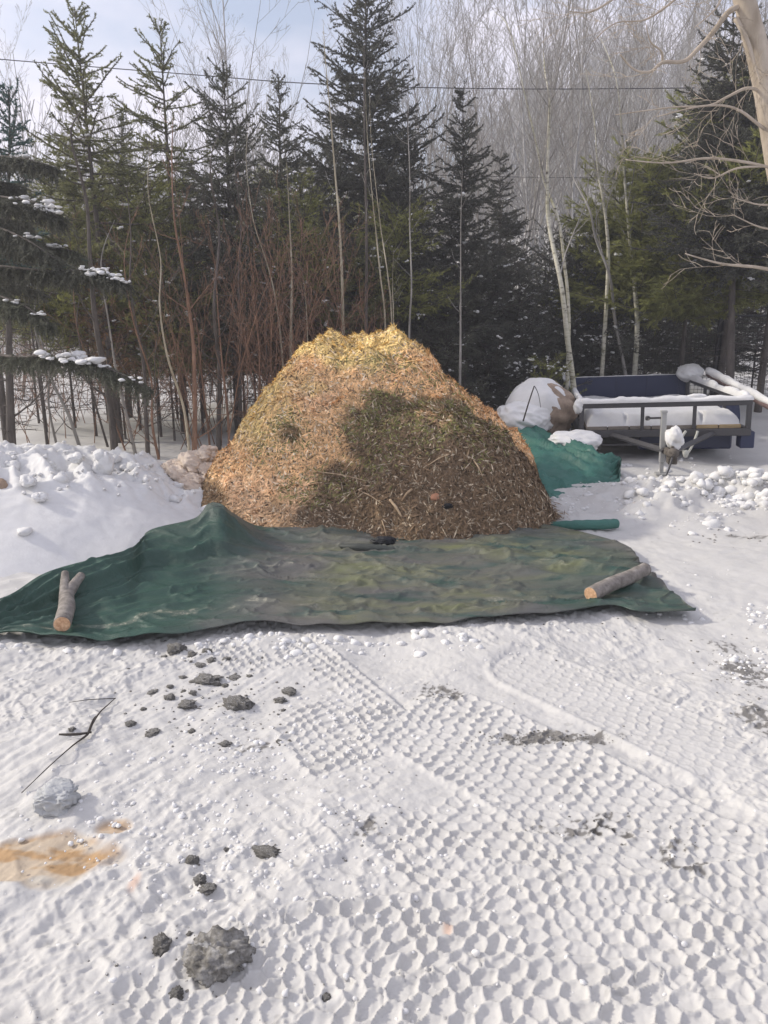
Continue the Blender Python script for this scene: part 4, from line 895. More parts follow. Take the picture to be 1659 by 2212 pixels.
# (base px, top px, top py, depth, crown radius, crown start, foliage, label, sparse...)
SPR = 'spruces in the row behind the chip pile'
spruces = [
 ('b', 235, 160, 12, 10.5, 1.05, 2.6, FOL_OLIVE, 'tall thin olive spruce at the left with upswept open top', dict(nb=8, whorl=0.22, up_top=.85, dens=.75, sparse_low=.1, side_len=.34, top_taper=.75), 8),
 ('b', 385, 345, 62, 11.5, .95, 3.0, FOL_OLIVE, 'open topped olive spruce right of the tall left spruce', dict(nb=7, whorl=0.23, up_top=.8, dens=.7, sparse_low=.1, side_len=.34, top_taper=.8), 6),
 ('b', 505, 482, 128, 11.5, 1.0, 1.7, FOL_MID, 'dense mid green spruce left of the centre with narrow spire', dict(nb=10, whorl=0.19, up_top=.7, top_taper=.8), 14),
 ('b', 610, 602, 160, 13.0, .75, 2.3, FOL_MID, 'short spired spruce directly left of the tallest spruce', dict(nb=9, whorl=0.19, up_top=.7), 6),
 ('b', 795, 790, -60, 12.5, 1.25, 2.2, FOL_DARK, 'tallest dark spruce behind the pile, top cut by the frame', dict(nb=10, whorl=0.19, up_top=.6, dens=1.1, top_taper=.65), 8),
 ('b', 885, 880, 235, 12.5, .60, 1.6, FOL_DARK, 'slender dark spruce tucked right of the tallest spruce', dict(nb=9, whorl=0.19, up_top=.7), 5),
 ('b', 1005, 1000, 198, 12.5, .88, 1.6, FOL_DARK, 'dark cone shaped spruce right of the pile summit', dict(nb=11, whorl=0.18, up_top=.6, dens=1.15, top_taper=.85), 12),
 ('b', 1085, 1080, 340, 14, .85, 1.2, FOL_DARK, 'lower dark spruce behind the cone shaped spruce', dict(nb=11, whorl=0.18, up_top=.4, dens=1.1), 14),
 ('b', 262, 262, 250, 13.5, .55, 2.0, FOL_MID, 'small spruce peeking between the two open topped spruces', dict(nb=8, whorl=0.22, up_top=.8), 5),
 ('b', 1595, 1585, 20, 12, 1.25, 2.3, FOL_DARK, 'big dark spruce behind the maple trunk at the right', dict(nb=11, whorl=0.19, up_top=.5, dens=1.1, top_taper=.7), 18),
 ('b', -10, 22, 170, 9.0, .55, 2.3, FOL_BLUE, 'bluish green spruce top at the left frame edge', dict(nb=8, whorl=0.22, up_top=.9, dens=.8), 3),
 ('b', 700, 668, 330, 15, .8, 1.2, FOL_DARK, 'squat dark spruce between the short spire and the tallest spruce', dict(nb=10, whorl=0.19, up_top=.5), 8),
]
for i, (_, bx, tx, ty, Yd, Rc, zs, fol, lb, kw, sn) in enumerate(spruces):
    x0 = at(bx, Yd); g0 = float(G(x0, Yd)); H = toph(tx, ty, Yd) - g0; x1 = PY(tx, ty, Yd)[0]
    conifer('spruce', (x0, Yd, g0), H, Rc, lb, fol, 200 + i, z0=zs, snow=sn * 2, snow_s=.05, group=SPR, lean=(x1 - x0, 0), **kw)
# lower, bushy evergreens filling the wood edge
under = [
 (75, 420, 11, .75, 1.4, FOL_OLIVE, 'olive sapling in front of the left background trunks'),
 (185, 380, 11, .8, 1.3, FOL_PINE, 'yellow green pine sapling crossing the tall left spruce trunk'),
 (330, 370, 11, .8, 1.35, FOL_PINE, 'bright bushy pine sapling in front of the open topped spruce'),
 (425, 400, 11.2, .7, 1.2, FOL_MID, 'mid green sapling left of the pile shoulder'),
 (545, 520, 11.5, .7, 1.5, FOL_OLIVE, 'olive sapling rising above the left shoulder of the pile'),
 (590, 620, 11.5, .6, 1.0, FOL_BROWN, 'low rusty brown sapling touching the left slope of the pile'),
 (655, 400, 11.5, .75, 1.7, FOL_PINE, 'yellow green pine sapling above the left summit'),
 (700, 560, 11.8, .75, 1.4, FOL_BROWN, 'rusty brown sapling right above the pile saddle'),
 (770, 520, 11.5, .7, 1.8, FOL_OLIVE, 'olive sapling right above the pile summit'),
 (860, 430, 11.8, .75, 1.8, FOL_PINE, 'yellow green pine sapling right of the pile summit'),
 (250, 560, 10.8, .6, .9, FOL_BROWN, 'rusty sapling among the trunks behind the snowbank'),
 (360, 560, 10.6, .6, .9, FOL_OLIVE, 'low olive sapling right of the snow block behind the bank'),
 # px, top py, depth, radius, start, fol, kind, label
 (140, 385, 11.5, .80, 1.35, FOL_PINE, 'yellow green pine sapling under the tall left spruce'),
 (215, 430, 13, .85, 1.25, FOL_OLIVE, 'olive hemlock sapling right of the left pine sapling'),
 (285, 335, 12, .75, 1.5, FOL_PINE, 'yellow green sapling between the two open topped spruces'),
 (370, 430, 13.5, .80, .95, FOL_OLIVE, 'olive bushy sapling under the open topped spruce'),
 (430, 480, 13.5, .70, .9, FOL_BROWN, 'dull brown bushy sapling left of the pile'),
 (520, 470, 13, .80, .8, FOL_OLIVE, 'olive sapling behind the left shoulder of the pile'),
 (590, 350, 13.5, .75, 1.0, FOL_PINE, 'yellow green pine sapling under the short spired spruce'),
 (650, 430, 14, .85, .9, FOL_PINE, 'bright sapling behind the left summit of the pile'),
 (720, 400, 14.5, .9, .9, FOL_PINE, 'bright green pine under the tallest spruce on its left'),
 (760, 460, 13.5, .75, .9, FOL_OLIVE, 'olive sapling just left of the tallest spruce trunk'),
 (835, 400, 14, .80, 1.0, FOL_PINE, 'bright green pine under the tallest spruce on its right'),
 (925, 470, 14, .9, .6, FOL_DARK, 'dark undergrowth spruce right of the pile summit'),
 (965, 620, 12, .65, .3, FOL_MID, 'low green sapling touching the right slope of the pile'),
 (1050, 540, 13, .95, .3, FOL_DARK, 'dark low spruce behind the right slope of the pile'),
 (1120, 560, 13.5, .95, .2, FOL_DARK, 'dark snow flecked spruce left of the leaning birch'),
 (1180, 500, 14.5, 1.0, .3, FOL_DARK, 'dark spruce just left behind the leaning birch'),
 (1190, 760, 10.8, .35, .1, FOL_PINE, 'tiny yellow green pine seedling by the boulder'),
 (1250, 520, 14.5, 1.0, .3, FOL_DARK, 'dark spruce between the two leaning birches'),
 (1320, 560, 14, .95, .35, FOL_DARK, 'dark spruce with heavy snow flecks behind the second birch'),
 (1400, 560, 15.5, 1.0, .4, FOL_DARK, 'dark spruce above the tailgate of the trailer'),
 (1470, 540, 17, 1.2, .5, FOL_DARK, 'dark spruce behind the wire fence panel'),
 (1550, 560, 16.5, 1.2, .5, FOL_DARK, 'dark spruce behind the fence post'),
 (1640, 540, 16, 1.2, .5, FOL_DARK, 'dark spruce at the right edge behind the fence'),
 (60, 480, 12.5, .9, 1.5, FOL_OLIVE, 'olive sapling behind the snowy boughs at the left'),
 (470, 560, 15, .9, .7, FOL_BROWN, 'rusty brown needled sapling left of the pile'),
 (610, 560, 15.5, .95, .5, FOL_BROWN, 'rusty brown sapling behind the left slope of the pile'),
 (700, 600, 15.5, .95, .4, FOL_BROWN, 'rusty brown sapling behind the summit of the pile'),
 (880, 600, 15, .9, .5, FOL_OLIVE, 'olive low spruce directly behind the pile summit'),
 (1230, 620, 16, 1.0, .1, FOL_DARK, 'low dark spruce deep behind the leaning birch'),
 (1000, 640, 16, 1.0, .1, FOL_DARK, 'low dark spruce deep behind the cone shaped spruce'),
 (1110, 650, 16, 1.0, .1, FOL_DARK, 'low dark spruce deep in the shade left of the birch')]
for i, (px, ty, Yd, Rc, zs, fol, lb) in enumerate(under):
    x0 = at(px, Yd); g0 = float(G(x0, Yd)); H = toph(px, ty, Yd) - g0; Rc *= 1.25; pine = fol in (FOL_PINE, FOL_OLIVE)
    conifer('pine_sapling' if pine else 'spruce', (x0, Yd, g0), H, Rc, lb, fol, 300 + i, z0=min(zs, H * .6), trunk_r=H * .005 + .006, snow=(130 if fol is FOL_DARK and px > 900 else 22), group='young evergreens along the wood edge', cat='pine' if pine else 'spruce',
            nb=8, whorl=.20, up_top=.6, up_low=.15, top_taper=.5, dens=1.0, side_len=.48, needle=(125, .042, .0085) if pine else (150, .028, .010), bend=.6 if pine else .45, snow_s=.042)
# big soft pines on the right
for i, (px, ty, Yd, Rc, zs, lb) in enumerate([(1370, 330, 13.9, 1.3, 1.75, 'feathery white pine left of centre in the right pine group'), (1480, 370, 13.5, 1.6, 1.7, 'low spreading white pine in the middle of the right pine group'), (1570, 200, 13.2, 1.8, 1.75, 'tall yellow green white pine behind the maple boughs'), (1660, 170, 12.6, 1.5, 1.8, 'tall white pine cut by the right frame edge'), (1270, 520, 14.4, .8, 1.5, 'small white pine behind the leaning birch')]):
    x0 = at(px, Yd); g0 = float(G(x0, Yd)); H = toph(px, ty, Yd) - g0
    conifer('white_pine', (x0, Yd, g0), H, Rc, lb, FOL_PINE, 400 + i, z0=zs, snow=16, cat='pine', group='white pines on the right', nb=10, whorl=.22, up_top=.45, up_low=.1, top_taper=.32, dens=1.1, side_len=.5, needle=(220, .068, .0068), bend=.7, snow_s=.06, tint=(.7, 1.5))
# near spruce whose snowy boughs hang in from the left
def bough(o, pts, rs, L_side, seed, snowpts):
    pts = np.array(pts); P = smooth_pts(pts, 10); seg0 = []; seg1 = []; tot = len(P)
    mb = MB(); path_tube(mb, pts, np.linspace(.016, .004, len(pts)), 8, 6, rough=.1); mb.build('bough', BARK_S, o)
    for i in range(tot - 1):
        t = i / tot; d = P[i + 1] - P[i]; seg0.append(P[i]); seg1.append(P[i + 1]); dn = d / np.linalg.norm(d); side = np.cross(dn, [0, 0, 1.])
        for k in range(9):
            sg = rs.choice([-1, 1]); l = L_side * (.25 + .75 * (1 - t)) * (.5 + .6 * rs.rand()); v = dn * .6 + side * sg * .7 + np.array([0, 0, -.45 + .25 * rs.randn()]); v /= np.linalg.norm(v); b = P[i] + d * rs.rand(); e_ = b + v * l
            seg0.append(b); seg1.append(e_)
            for _ in range(int(l / .045)):
                u = .1 + .85 * rs.rand(); c_ = b + (e_ - b) * u; w = v * .5 + rs.randn(3) * .35 + [0, 0, -.65]; w /= np.linalg.norm(w); seg0.append(c_); seg1.append(c_ + w * (.05 + .10 * rs.rand()))
    V, Ft_, cc = needle_mesh(seg0, seg1, rs, 380, .021, .0045, bend=.55, tint=(.6, 1.3)); mesh_np('needles', V, Ft_, FOL_MID if rs.rand() < .35 else FOL_DARK, o, cc, smooth=False)
    mb = MB(); PP = []; SS = []
    for t, s in snowpts:
        c = P[min(int(t * tot), tot - 1)]
        for _ in range(12): PP.append(c + rs.randn(3) * [s * .9, s * .7, s * .2] + [0, 0, s * .15]); SS.append(s * (.15 + .55 * rs.rand() ** 1.5))
    if PP: blobs(mb, PP, SS, rs, flat=.45); mb.build('snow', SNOW, o, kind='stuff')
rs = np.random.RandomState(77); Yn = 6.9
nb_ = empty('near_spruce', (at(-90, 7.3), 7.3, 0), label='near dark spruce with drooping snow laden boughs at the left edge', cat='spruce')
mb = MB(); off = np.array(nb_.location)
path_tube(mb, [np.array([0, 0, -.1]), np.array([.0, 0, 2]), np.array([0, .0, 6.5])], [.11, .09, .02], 12, 8, rough=.05); mb.build('trunk', BARK_S, nb_)
def nbp(px, py, Yd): return PY(px, py, Yd) - off
for pts, ls, sp in [
    ([(-90, 330, 7.3), (0, 338, 7.0), (60, 345, 6.8), (120, 362, 6.7)], .22, [(.55, .05)]),
    ([(-90, 415, 7.3), (0, 425, 6.7), (80, 440, 6.4), (125, 470, 6.3)], .30, [(.5, .05), (.65, .06), (.75, .06), (.85, .05)]),
    ([(-90, 470, 7.3), (-10, 490, 6.6), (60, 520, 6.3), (120, 560, 6.2)], .30, [(.6, .04)]),
    ([(-90, 560, 7.3), (0, 575, 6.6), (110, 585, 6.3), (200, 585, 6.1), (268, 610, 6.0)], .26, [(.75, .05), (.80, .07), (.84, .06), (.95, .045), (.98, .03)]),
    ([(-90, 610, 7.3), (0, 640, 6.5), (60, 665, 6.3), (105, 700, 6.2)], .26, [(.8, .04), (.5, .04)]),
    ([(-90, 520, 7.3), (20, 520, 6.7), (100, 530, 6.6), (165, 545, 6.5)], .28, [(.8, .05)]),
    ([(-90, 745, 7.3), (20, 770, 6.5), (110, 770, 6.2), (200, 785, 6.0), (265, 810, 5.9), (322, 842, 5.8)], .20, [(.42, .07), (.47, .09), (.52, .09), (.58, .06), (.65, .03), (.86, .045)]),
    ([(-90, 380, 7.3), (-20, 390, 7.0), (40, 400, 7.6)], .3, []), ([(-90, 460, 7.3), (-20, 470, 7.6), (60, 480, 7.9)], .3, []), ([(-90, 560, 7.3), (0, 600, 7.7), (90, 630, 7.9)], .28, [(.8, .05)])]:
    bough(nb_, [nbp(*p) for p in pts], rs, ls, 1, sp)

# ------------------------------------------------------------------ bare trees
def grow(rs, p, d, L, r, lev, maxlev, out, up=.12, wander=.10, nchild=5, ang=.55, rat=.55, start=.25):
    ns = max(3, int(6 - lev)); pts = [p]; dirs = []
    for s in range(ns):
        d = d + rs.randn(3) * wander + np.array([0, 0, up]); d = d / np.linalg.norm(d); q = p + d * L / ns
        r1 = r * (1 - (s + 1) / ns * (.82 if lev else .86)); r0_ = r * (1 - s / ns * (.82 if lev else .86)); out.append((p, q, r0_, r1, lev)); dirs.append(d); p = q; pts.append(p)
    if lev < maxlev:
        m = nchild[lev] if isinstance(nchild, (list, tuple)) else nchild
        for k in range(m):
            t = start + (1 - start) * (k + rs.rand()) / m; i = min(int(t * ns), ns - 1); b = pts[i] + (pts[i + 1] - pts[i]) * (t * ns - i); dd = dirs[i]
            a = rs.randn(3); a -= dd * a.dot(dd); a /= np.linalg.norm(a); an = ang * (.7 + .6 * rs.rand()); v = dd * cos(an) + a * sin(an)
            grow(rs, b, v, L * rat * (1.15 - .7 * t) * (.7 + .5 * rs.rand()), max(r * (1 - .8 * t) * .55, .0025), lev + 1, maxlev, out, up, wander * 1.2, nchild, ang, rat, .15)
def bare_parts(name, out, m, off=(0, 0, 0), m2=None, rmin=.0022, **kw):
    o = empty(name, tuple(off), **kw)
    for nm, sel, mm, k in (('trunk', [s for s in out if s[4] == 0], m, 8), ('crown', [s for s in out if s[4] > 0], m2 or m, 3)):
        if not sel: continue
        V, Fq = tubes([s[0] for s in sel], [s[1] for s in sel], np.maximum([s[2] for s in sel], rmin), np.maximum([s[3] for s in sel], rmin), k); mesh_np(nm, V, Fq, mm, o)
    return o
# hardwood stand behind: prototypes and copies
stand = []; rs = np.random.RandomState(21); hw_protos = []
for k in range(7):
    out = []; H = 9.5 + rs.rand() * 2
    nst = 1 if k % 2 == 0 else 2
    for s_ in range(nst):
        grow(rs, np.array([.1 * s_, 0, -.2]), np.array([.08 * rs.randn(), .05 * rs.randn(), 1.]), H * (1 - .1 * s_), .055 - .01 * s_, 0, 4 if nst == 1 else 3, out, up=.10, wander=.05, nchild=[15, 6, 4, 2] if nst == 1 else [15, 7, 5], ang=.60, rat=.44, start=.25)
    hw_protos.append(out)
hw_obj = []
def hw_place(i, x, y, s, lb, grp):
    k = i % 7
    if k >= len(hw_obj):
        o = bare_parts('bare_tree', hw_protos[k], BARK_HAZED if k % 3 else BARK_G, (x, y, float(G(x, y))), BARK_G if k % 2 else BARK_M2, rmin=.0035, label=lb, cat='tree', group=grp); hw_obj.append(o)
    else:
        src = hw_obj[k]; o = src.copy(); C.objects.link(o); o['label'] = lb; o['group'] = grp
        for ch in src.children: c = ch.copy(); C.objects.link(c); c.parent = o
    o.location = (x, y, float(G(x, y))); o.rotation_euler = (0, 0, (i * 2.399) % 6.28); o.scale = (s, s, s); return o
rs = np.random.RandomState(22); i = 0
bpy.context.view_layer.update()
for px in np.linspace(905, 1640, 27):
    Yd = [19, 24, 29, 21, 26, 33][i % 6] + rs.rand() * 2; x = at(px + rs.randn() * 12, Yd); sc_ = [.80, .95, 1.0][i % 3] + .1 * rs.rand()
    hw_place(i, x, Yd, sc_ * (.92 if px < 1000 else 1.12), 'grey leafless hardwood with fine ascending twigs in the right background stand', 'bare hardwoods of the right background stand'); i += 1
for px, Yd, s in [(30, 17, .62), (95, 20, .6), (445, 17, .62), (580, 15.5, .78), (540, 20, .7), (725, 17, .72), (640, 21, .66), (310, 22, .6), (180, 24, .6), (880, 20, .75), (500, 24, .65), (690, 25, .7), (400, 26, .7), (60, 26, .7), (250, 28, .75), (760, 28, .8), (560, 28, .75)]:
    hw_place(i, at(px, Yd), Yd, s, 'thin grey leafless tree showing between the spruces in the left background', 'bare trees of the left background'); i += 1
# far woods on the hill: one uncountable mass
rs = np.random.RandomState(23); far = MB(); pr = []
for k in range(5):
    out = []; grow(rs, np.zeros(3), np.array([0, 0, 1.]), 8.0, .09, 0, 2, out, up=.1, wander=.06, nchild=[18, 8], ang=.5, rat=.42, start=.25)
    V, Fq = tubes([s[0] for s in out], [s[1] for s in out], np.maximum([s[2] for s in out], .014), np.maximum([s[3] for s in out], .010), 3); pr.append((V, Fq))
for j in range(750):
    y = 34 + 66 * rs.rand() ** 1.1; x = (rs.rand() * 1.5 - .75) * y; V, Fq = pr[j % 5]; a = rs.rand() * 6.28; c_, s_ = cos(a), sin(a); s = .75 + .5 * rs.rand()
    W = V * s; W = np.stack([W[:, 0] * c_ - W[:, 1] * s_, W[:, 0] * s_ + W[:, 1] * c_, W[:, 2]], 1) + [x, y, float(G(x, y)) - .1]; far.add(W, Fq)
far.build('distant_woods', BARK_HAZED, None, kind='stuff', label='distant grey leafless woods covering the hillside', cat='woods')

# individually placed birches and saplings, drawn along their real lines
def stem(name, pts, rad, m, lb, seed, Yd, n_br=10, blen=1.0, grp=None, cat='tree', m2=None, ang=.6, extra=None, lev=2, start=.35):
    rs = np.random.RandomState(seed); pts = list(pts)
    if pts[-1][1] > 200 and lb[:5] != 'short': (xa, ya), (xb, yb) = pts[-2], pts[-1]; f_ = 130 / max(ya - yb, 1); pts += [(xb + (xb - xa) * f_ * .8, yb - 130), (xb + (xb - xa) * f_, yb - 230)]
    W = [PY(a, b, Yd) for a, b in pts]; g0 = float(G(W[0][0], Yd)); base = np.array([W[0][0], Yd, g0])
    # the first point continues down to the ground
    if W[0][2] > g0 + .05: W = [np.array([W[0][0] + (W[0][0] - W[1][0]) * .3, Yd, g0 - .05])] + W; base = W[0] + [0, 0, .05]
    W = [np.array(w) - base + [0, .15 * i * (rs.rand() - .5), 0] for i, w in enumerate(W)]
    o = empty(name, tuple(base), label=lb, cat=cat, group=grp); mb = MB(); P = path_tube(mb, W, rad * (1 - .93 * np.linspace(0, 1, len(W)) ** .85), 10, 6, rough=.06, seed=seed); mb.build('trunk', m, o)
    out = []; n = len(P)
    for k in range(n_br):
        t = start + (1 - start) * (k + rs.rand()) / n_br; i = min(int(t * (n - 1)), n - 2); d = P[i + 1] - P[i]; d /= np.linalg.norm(d); a = rs.randn(3); a[1] *= .6; a -= d * a.dot(d); a /= np.linalg.norm(a)
        an = ang * (.7 + .6 * rs.rand()); v = d * cos(an) + a * sin(an); grow(rs, P[i], v, blen * (1.2 - .75 * t) * (.6 + .7 * rs.rand()), rad * (1 - .75 * t) * .38, 1, lev + 1, out, up=.14, wander=.10, nchild=[0, 6, 4, 3], ang=.55, rat=.5)
    if out:
        V, Fq = tubes([s[0] for s in out], [s[1] for s in out], np.maximum([s[2] for s in out], .0025), np.maximum([s[3] for s in out], .002), 3); mesh_np('crown', V, Fq, m2 or BARK_G, o)
    return o
BG = 'white barked birches on the right'
stem('birch', [(1240, 850), (1222, 740), (1205, 620), (1192, 490), (1186, 400), (1185, 260), (1180, 215), (1192, 120), (1190, 20)], .050, BIRCH, 'tallest pale birch leaning left, rising beside the boulder', 501, 11.0, 16, 1.6, BG, 'birch', ang=.35)
stem('birch', [(1352, 815), (1335, 700), (1310, 600), (1282, 520), (1262, 460), (1240, 380), (1220, 300)], .036, BARK_G, 'thin grey birch leaning left just left of the trailer', 502, 13.1, 10, 1.2, BG, 'birch', ang=.4)
stem('birch', [(1376, 720), (1374, 640), (1368, 540), (1358, 440), (1355, 370), (1335, 290), (1310, 190), (1300, 80)], .05, BIRCH, 'white birch standing behind the white pine on the right', 503, 13.1, 14, 1.6, BG, 'birch', ang=.4)
stem('birch', [(1312, 600), (1308, 500), (1296, 430), (1292, 370), (1285, 260), (1275, 140)], .04, BIRCH, 'shorter white birch between the two other pale birches', 504, 13.1, 12, 1.4, BG, 'birch', ang=.4)
stem('birch', [(1228, 700), (1215, 560), (1200, 470), (1175, 400), (1150, 320), (1120, 220)], .03, BIRCH, 'slim second stem just left of the tallest birch', 505, 11.3, 10, 1.3, BG, 'birch', ang=.4)
AG = 'slender yellowish saplings behind the pile'
for i, (pts, r, m, lb) in enumerate([
    ([(742, 730), (740, 600), (733, 480), (722, 360), (715, 250), (708, 150), (700, 60)], .026, BARK_Y, 'tall slender sapling crossing in front of the tallest spruce'),
    ([(628, 750), (628, 600), (622, 480), (620, 352)], .030, BARK_Y, 'short topped sapling left of the pile summit'),
    ([(790, 720), (792, 560), (790, 420), (788, 300)], .030, BARK_S, 'dark trunk rising straight behind the summit saddle'),
    ([(832, 700), (822, 600), (812, 500), (802, 400)], .016, BARK_Y, 'thin pale sapling leaning left behind the summit'),
    ([(846, 702), (838, 600), (824, 500), (815, 430)], .014, BARK_Y, 'thinnest pale sapling behind the summit'),
    ([(850, 702), (848, 620), (850, 540)], .012, BARK_Y, 'short pale sapling right at the summit'),
    ([(884, 720), (888, 620), (886, 480), (884, 400)], .018, BARK_G, 'thin grey sapling just right of the summit'),
    ([(610, 760), (592, 640), (572, 560), (555, 480)], .016, BARK_Y, 'leaning pale sapling left of the short topped sapling'),
    ([(665, 730), (660, 650), (655, 580)], .012, BARK_Y, 'short sapling above the left summit'),
    ([(995, 790), (997, 690), (996, 600)], .022, BARK_G, 'grey sapling above the right slope of the pile'),
    ([(1030, 40 + 600), (1032, 400), (1030, 200), (1026, 0)], .024, BARK_G, 'tall thin grey tree behind the cone shaped spruce')]):
    stem('sapling', pts, r, m, lb, 520 + i, 10.3 if i != 10 else 14, 6 if i != 10 else 24, .35 if i != 10 else 1.6, AG, 'sapling', ang=.8, lev=0 if i != 10 else 2)
LG = 'slim trunks standing left of the pile'
left = [([(22, 1000), (8, 860), (0, 720), (-10, 560)], .055, BARK_S, 'thick dark trunk at the left frame edge behind the snowbank', 9.2),
    ([(250, 1000), (232, 860), (215, 700), (200, 560), (188, 430)], .050, BARK_S, 'thick dark straight trunk rising behind the snowbank', 9.4),
    ([(300, 1015), (272, 900), (255, 820), (245, 700)], .026, BARK_G, 'grey trunk just right of the thick dark trunk', 9.2),
    ([(322, 1020), (318, 900), (306, 780), (296, 640)], .034, BARK_S, 'dark straight trunk right of the grey trunk behind the bank', 9.3),
    ([(352, 1030), (330, 920), (320, 820), (300, 700)], .020, BARK_R, 'thin brown trunk leaning left by the snowbank end', 9.2),
    ([(412, 985), (392, 880), (370, 770), (355, 660), (348, 560)], .022, BARK_Y, 'pale tan trunk leaning left beside the tan snow chunks', 8.9),
    ([(425, 980), (420, 860), (408, 740), (398, 600), (385, 480)], .034, BARK_R, 'brown trunk next to the pale tan leaning trunk', 9.0),
    ([(470, 920), (468, 800), (465, 660), (462, 500)], .040, BARK_S, 'dark trunk rising at the left slope of the pile', 9.6),
    ([(490, 890), (480, 780), (470, 700)], .020, BARK_R, 'thin brown trunk close to the left slope of the pile', 9.6),
    ([(520, 860), (520, 740), (518, 600), (512, 480)], .028, BARK_S, 'straight dark trunk above the left shoulder of the pile', 10.5),
    ([(105, 985), (88, 880), (76, 800), (60, 660)], .022, BARK_S, 'thin dark trunk behind the left half of the snowbank', 9.6),
    ([(128, 985), (108, 880), (95, 800), (70, 700)], .018, BARK_G, 'thin leaning grey trunk behind the middle of the snowbank', 9.8),
    ([(178, 985), (150, 900), (118, 820), (90, 700)], .026, BARK_G, 'grey trunk leaning strongly left behind the snowbank', 9.7),
    ([(240, 990), (205, 880), (190, 800), (180, 700)], .018, BARK_S, 'thin trunk touching the thick dark straight trunk', 10),
    ([(280, 1000), (240, 900), (200, 800), (180, 700)], .014, BARK_R, 'very thin trunk leaning left behind the bank crest', 9.8),
    ([(450, 920), (440, 800), (420, 700), (400, 600)], .016, BARK_R, 'thin brown stem between the brown trunk and the pile', 10),
    ([(560, 830), (555, 740), (548, 640)], .020, BARK_R, 'brown stem rising from the upper left slope of the pile', 10.5),
    ([(575, 810), (578, 700), (570, 600)], .016, BARK_S, 'dark stem nearest to the left summit of the pile', 10.8),
    ([(345, 1030), (345, 960), (335, 880), (338, 780)], .012, BARK_S, 'very thin dark stem by the end of the snowbank', 9.4)]
for i, (pts, r, m, lb, Yd) in enumerate(left): stem('slim_tree', pts, r, m, lb, 560 + i, Yd, 9, .75, LG, 'tree', ang=1.0, lev=1, start=.12, m2=BARK_R if m is BARK_R else BARK_S)
# brushy thicket of fine twigs behind the bank
rs = np.random.RandomState(31); out = []
for _ in range(150):
    y = 9.6 + rs.rand() * 9; px = rs.rand() * 640 - 30; x = at(px, y); grow(rs, np.array([x, y, float(G(x, y))]), np.array([rs.randn() * .35, rs.randn() * .2, 1.]), .9 + 1.1 * rs.rand(), .008, 1, 3, out, up=.03, wander=.12, nchild=[0, 8, 4], ang=.8, rat=.5)
for _ in range(60):
    y = 9.3 + rs.rand() * 4; px = 380 + rs.rand() * 420; x = at(px, y)
    if pile_h(np.array([x]), np.array([y]))[0] > -.1: continue
    grow(rs, np.array([x, y, float(G(x, y))]), np.array([rs.randn() * .18, rs.randn() * .1, 1.]), 1.6 + 1.5 * rs.rand(), .009, 1, 3, out, up=.05, wander=.09, nchild=[0, 9, 4], ang=.6, rat=.45)
V, Fq = tubes([s[0] for s in out], [s[1] for s in out], np.maximum([s[2] for s in out], .003), np.maximum([s[3] for s in out], .0018), 3); mesh_np('brush', V, Fq, BARK_R, None, kind='stuff', label='tangle of fine brown brush behind the snowbank', cat='brush')

# maple at the right edge -----------------------------------------------------
Ym = 6.0; mp0 = PY(1790, 700, Ym); mo = empty('maple', (mp0[0], Ym, 0), label='tan barked maple at the right edge reaching long bare limbs across', cat='maple'); off = np.array([mp0[0], Ym, 0])
def mp(px, py, Yd=Ym): return PY(px, py, Yd) - off
mb = MB(); path_tube(mb, [[.05, 0, -.1], mp(1755, 900), mp(1715, 560), mp(1672, 300), mp(1645, 150), mp(1608, 0), mp(1560, -180)], [.12, .105, .095, .085, .078, .07, .05], 18, 8, rough=.03); mb.build('trunk', BARK_M, mo)
rs = np.random.RandomState(41); fine = []
for pts, r in [([(1612, 10), (1575, 25), (1540, 70), (1508, 105), (1478, 132), (1432, 135), (1405, 155), (1370, 150), (1340, 118)], .022),
    ([(1432, 135), (1428, 110), (1405, 90), (1395, 50)], .010), ([(1590, 40), (1615, 90), (1630, 140), (1642, 180)], .02), ([(1600, 0), (1570, -20), (1545, 20), (1500, 60)], .012),
    ([(1668, 215), (1620, 190), (1570, 210), (1530, 228), (1450, 232), (1330, 248)], .013), ([(1680, 300), (1640, 270), (1600, 240), (1560, 228), (1500, 232), (1420, 252)], .014),
    ([(1690, 370), (1620, 352), (1530, 342), (1440, 352), (1350, 345)], .013), ([(1700, 360), (1600, 362), (1540, 385), (1500, 375)], .010), ([(1710, 595), (1640, 578), (1560, 570), (1480, 548)], .016), ([(1705, 440), (1640, 442), (1580, 425)], .010),
    ([(1700, 500), (1640, 490), (1580, 462)], .010), ([(1560, -180), (1400, -60), (1290, 20), (1230, 25)], .014), ([(1560, -100), (1480, -20), (1400, 40), (1330, 50), (1280, 90)], .010)]:
    W = [mp(a, b, Ym - .25 * i / len(pts)) for i, (a, b) in enumerate(pts)]; mb = MB(); P = path_tube(mb, W, np.linspace(r, r * .25, len(W)), 8, 6, rough=.08); mb.build('limb', BARK_M, mo)
    for k in range(6):
        i = int(len(P) * (.15 + .8 * rs.rand())); i = min(i, len(P) - 2); d = P[i + 1] - P[i]; d /= np.linalg.norm(d); a = rs.randn(3); a -= d * a.dot(d); a /= np.linalg.norm(a); v = d * .75 + a * .65
        grow(rs, P[i], v, .35 * (.4 + rs.rand()), r * .15, 1, 2, fine, up=.05, wander=.15, nchild=[0, 4, 3], ang=.6, rat=.6)
V, Fq = tubes([s[0] for s in fine], [s[1] for s in fine], np.maximum([s[2] for s in fine], .0018), np.maximum([s[3] for s in fine], .0012), 3); mesh_np('twigs', V, Fq, BARK_M, mo)

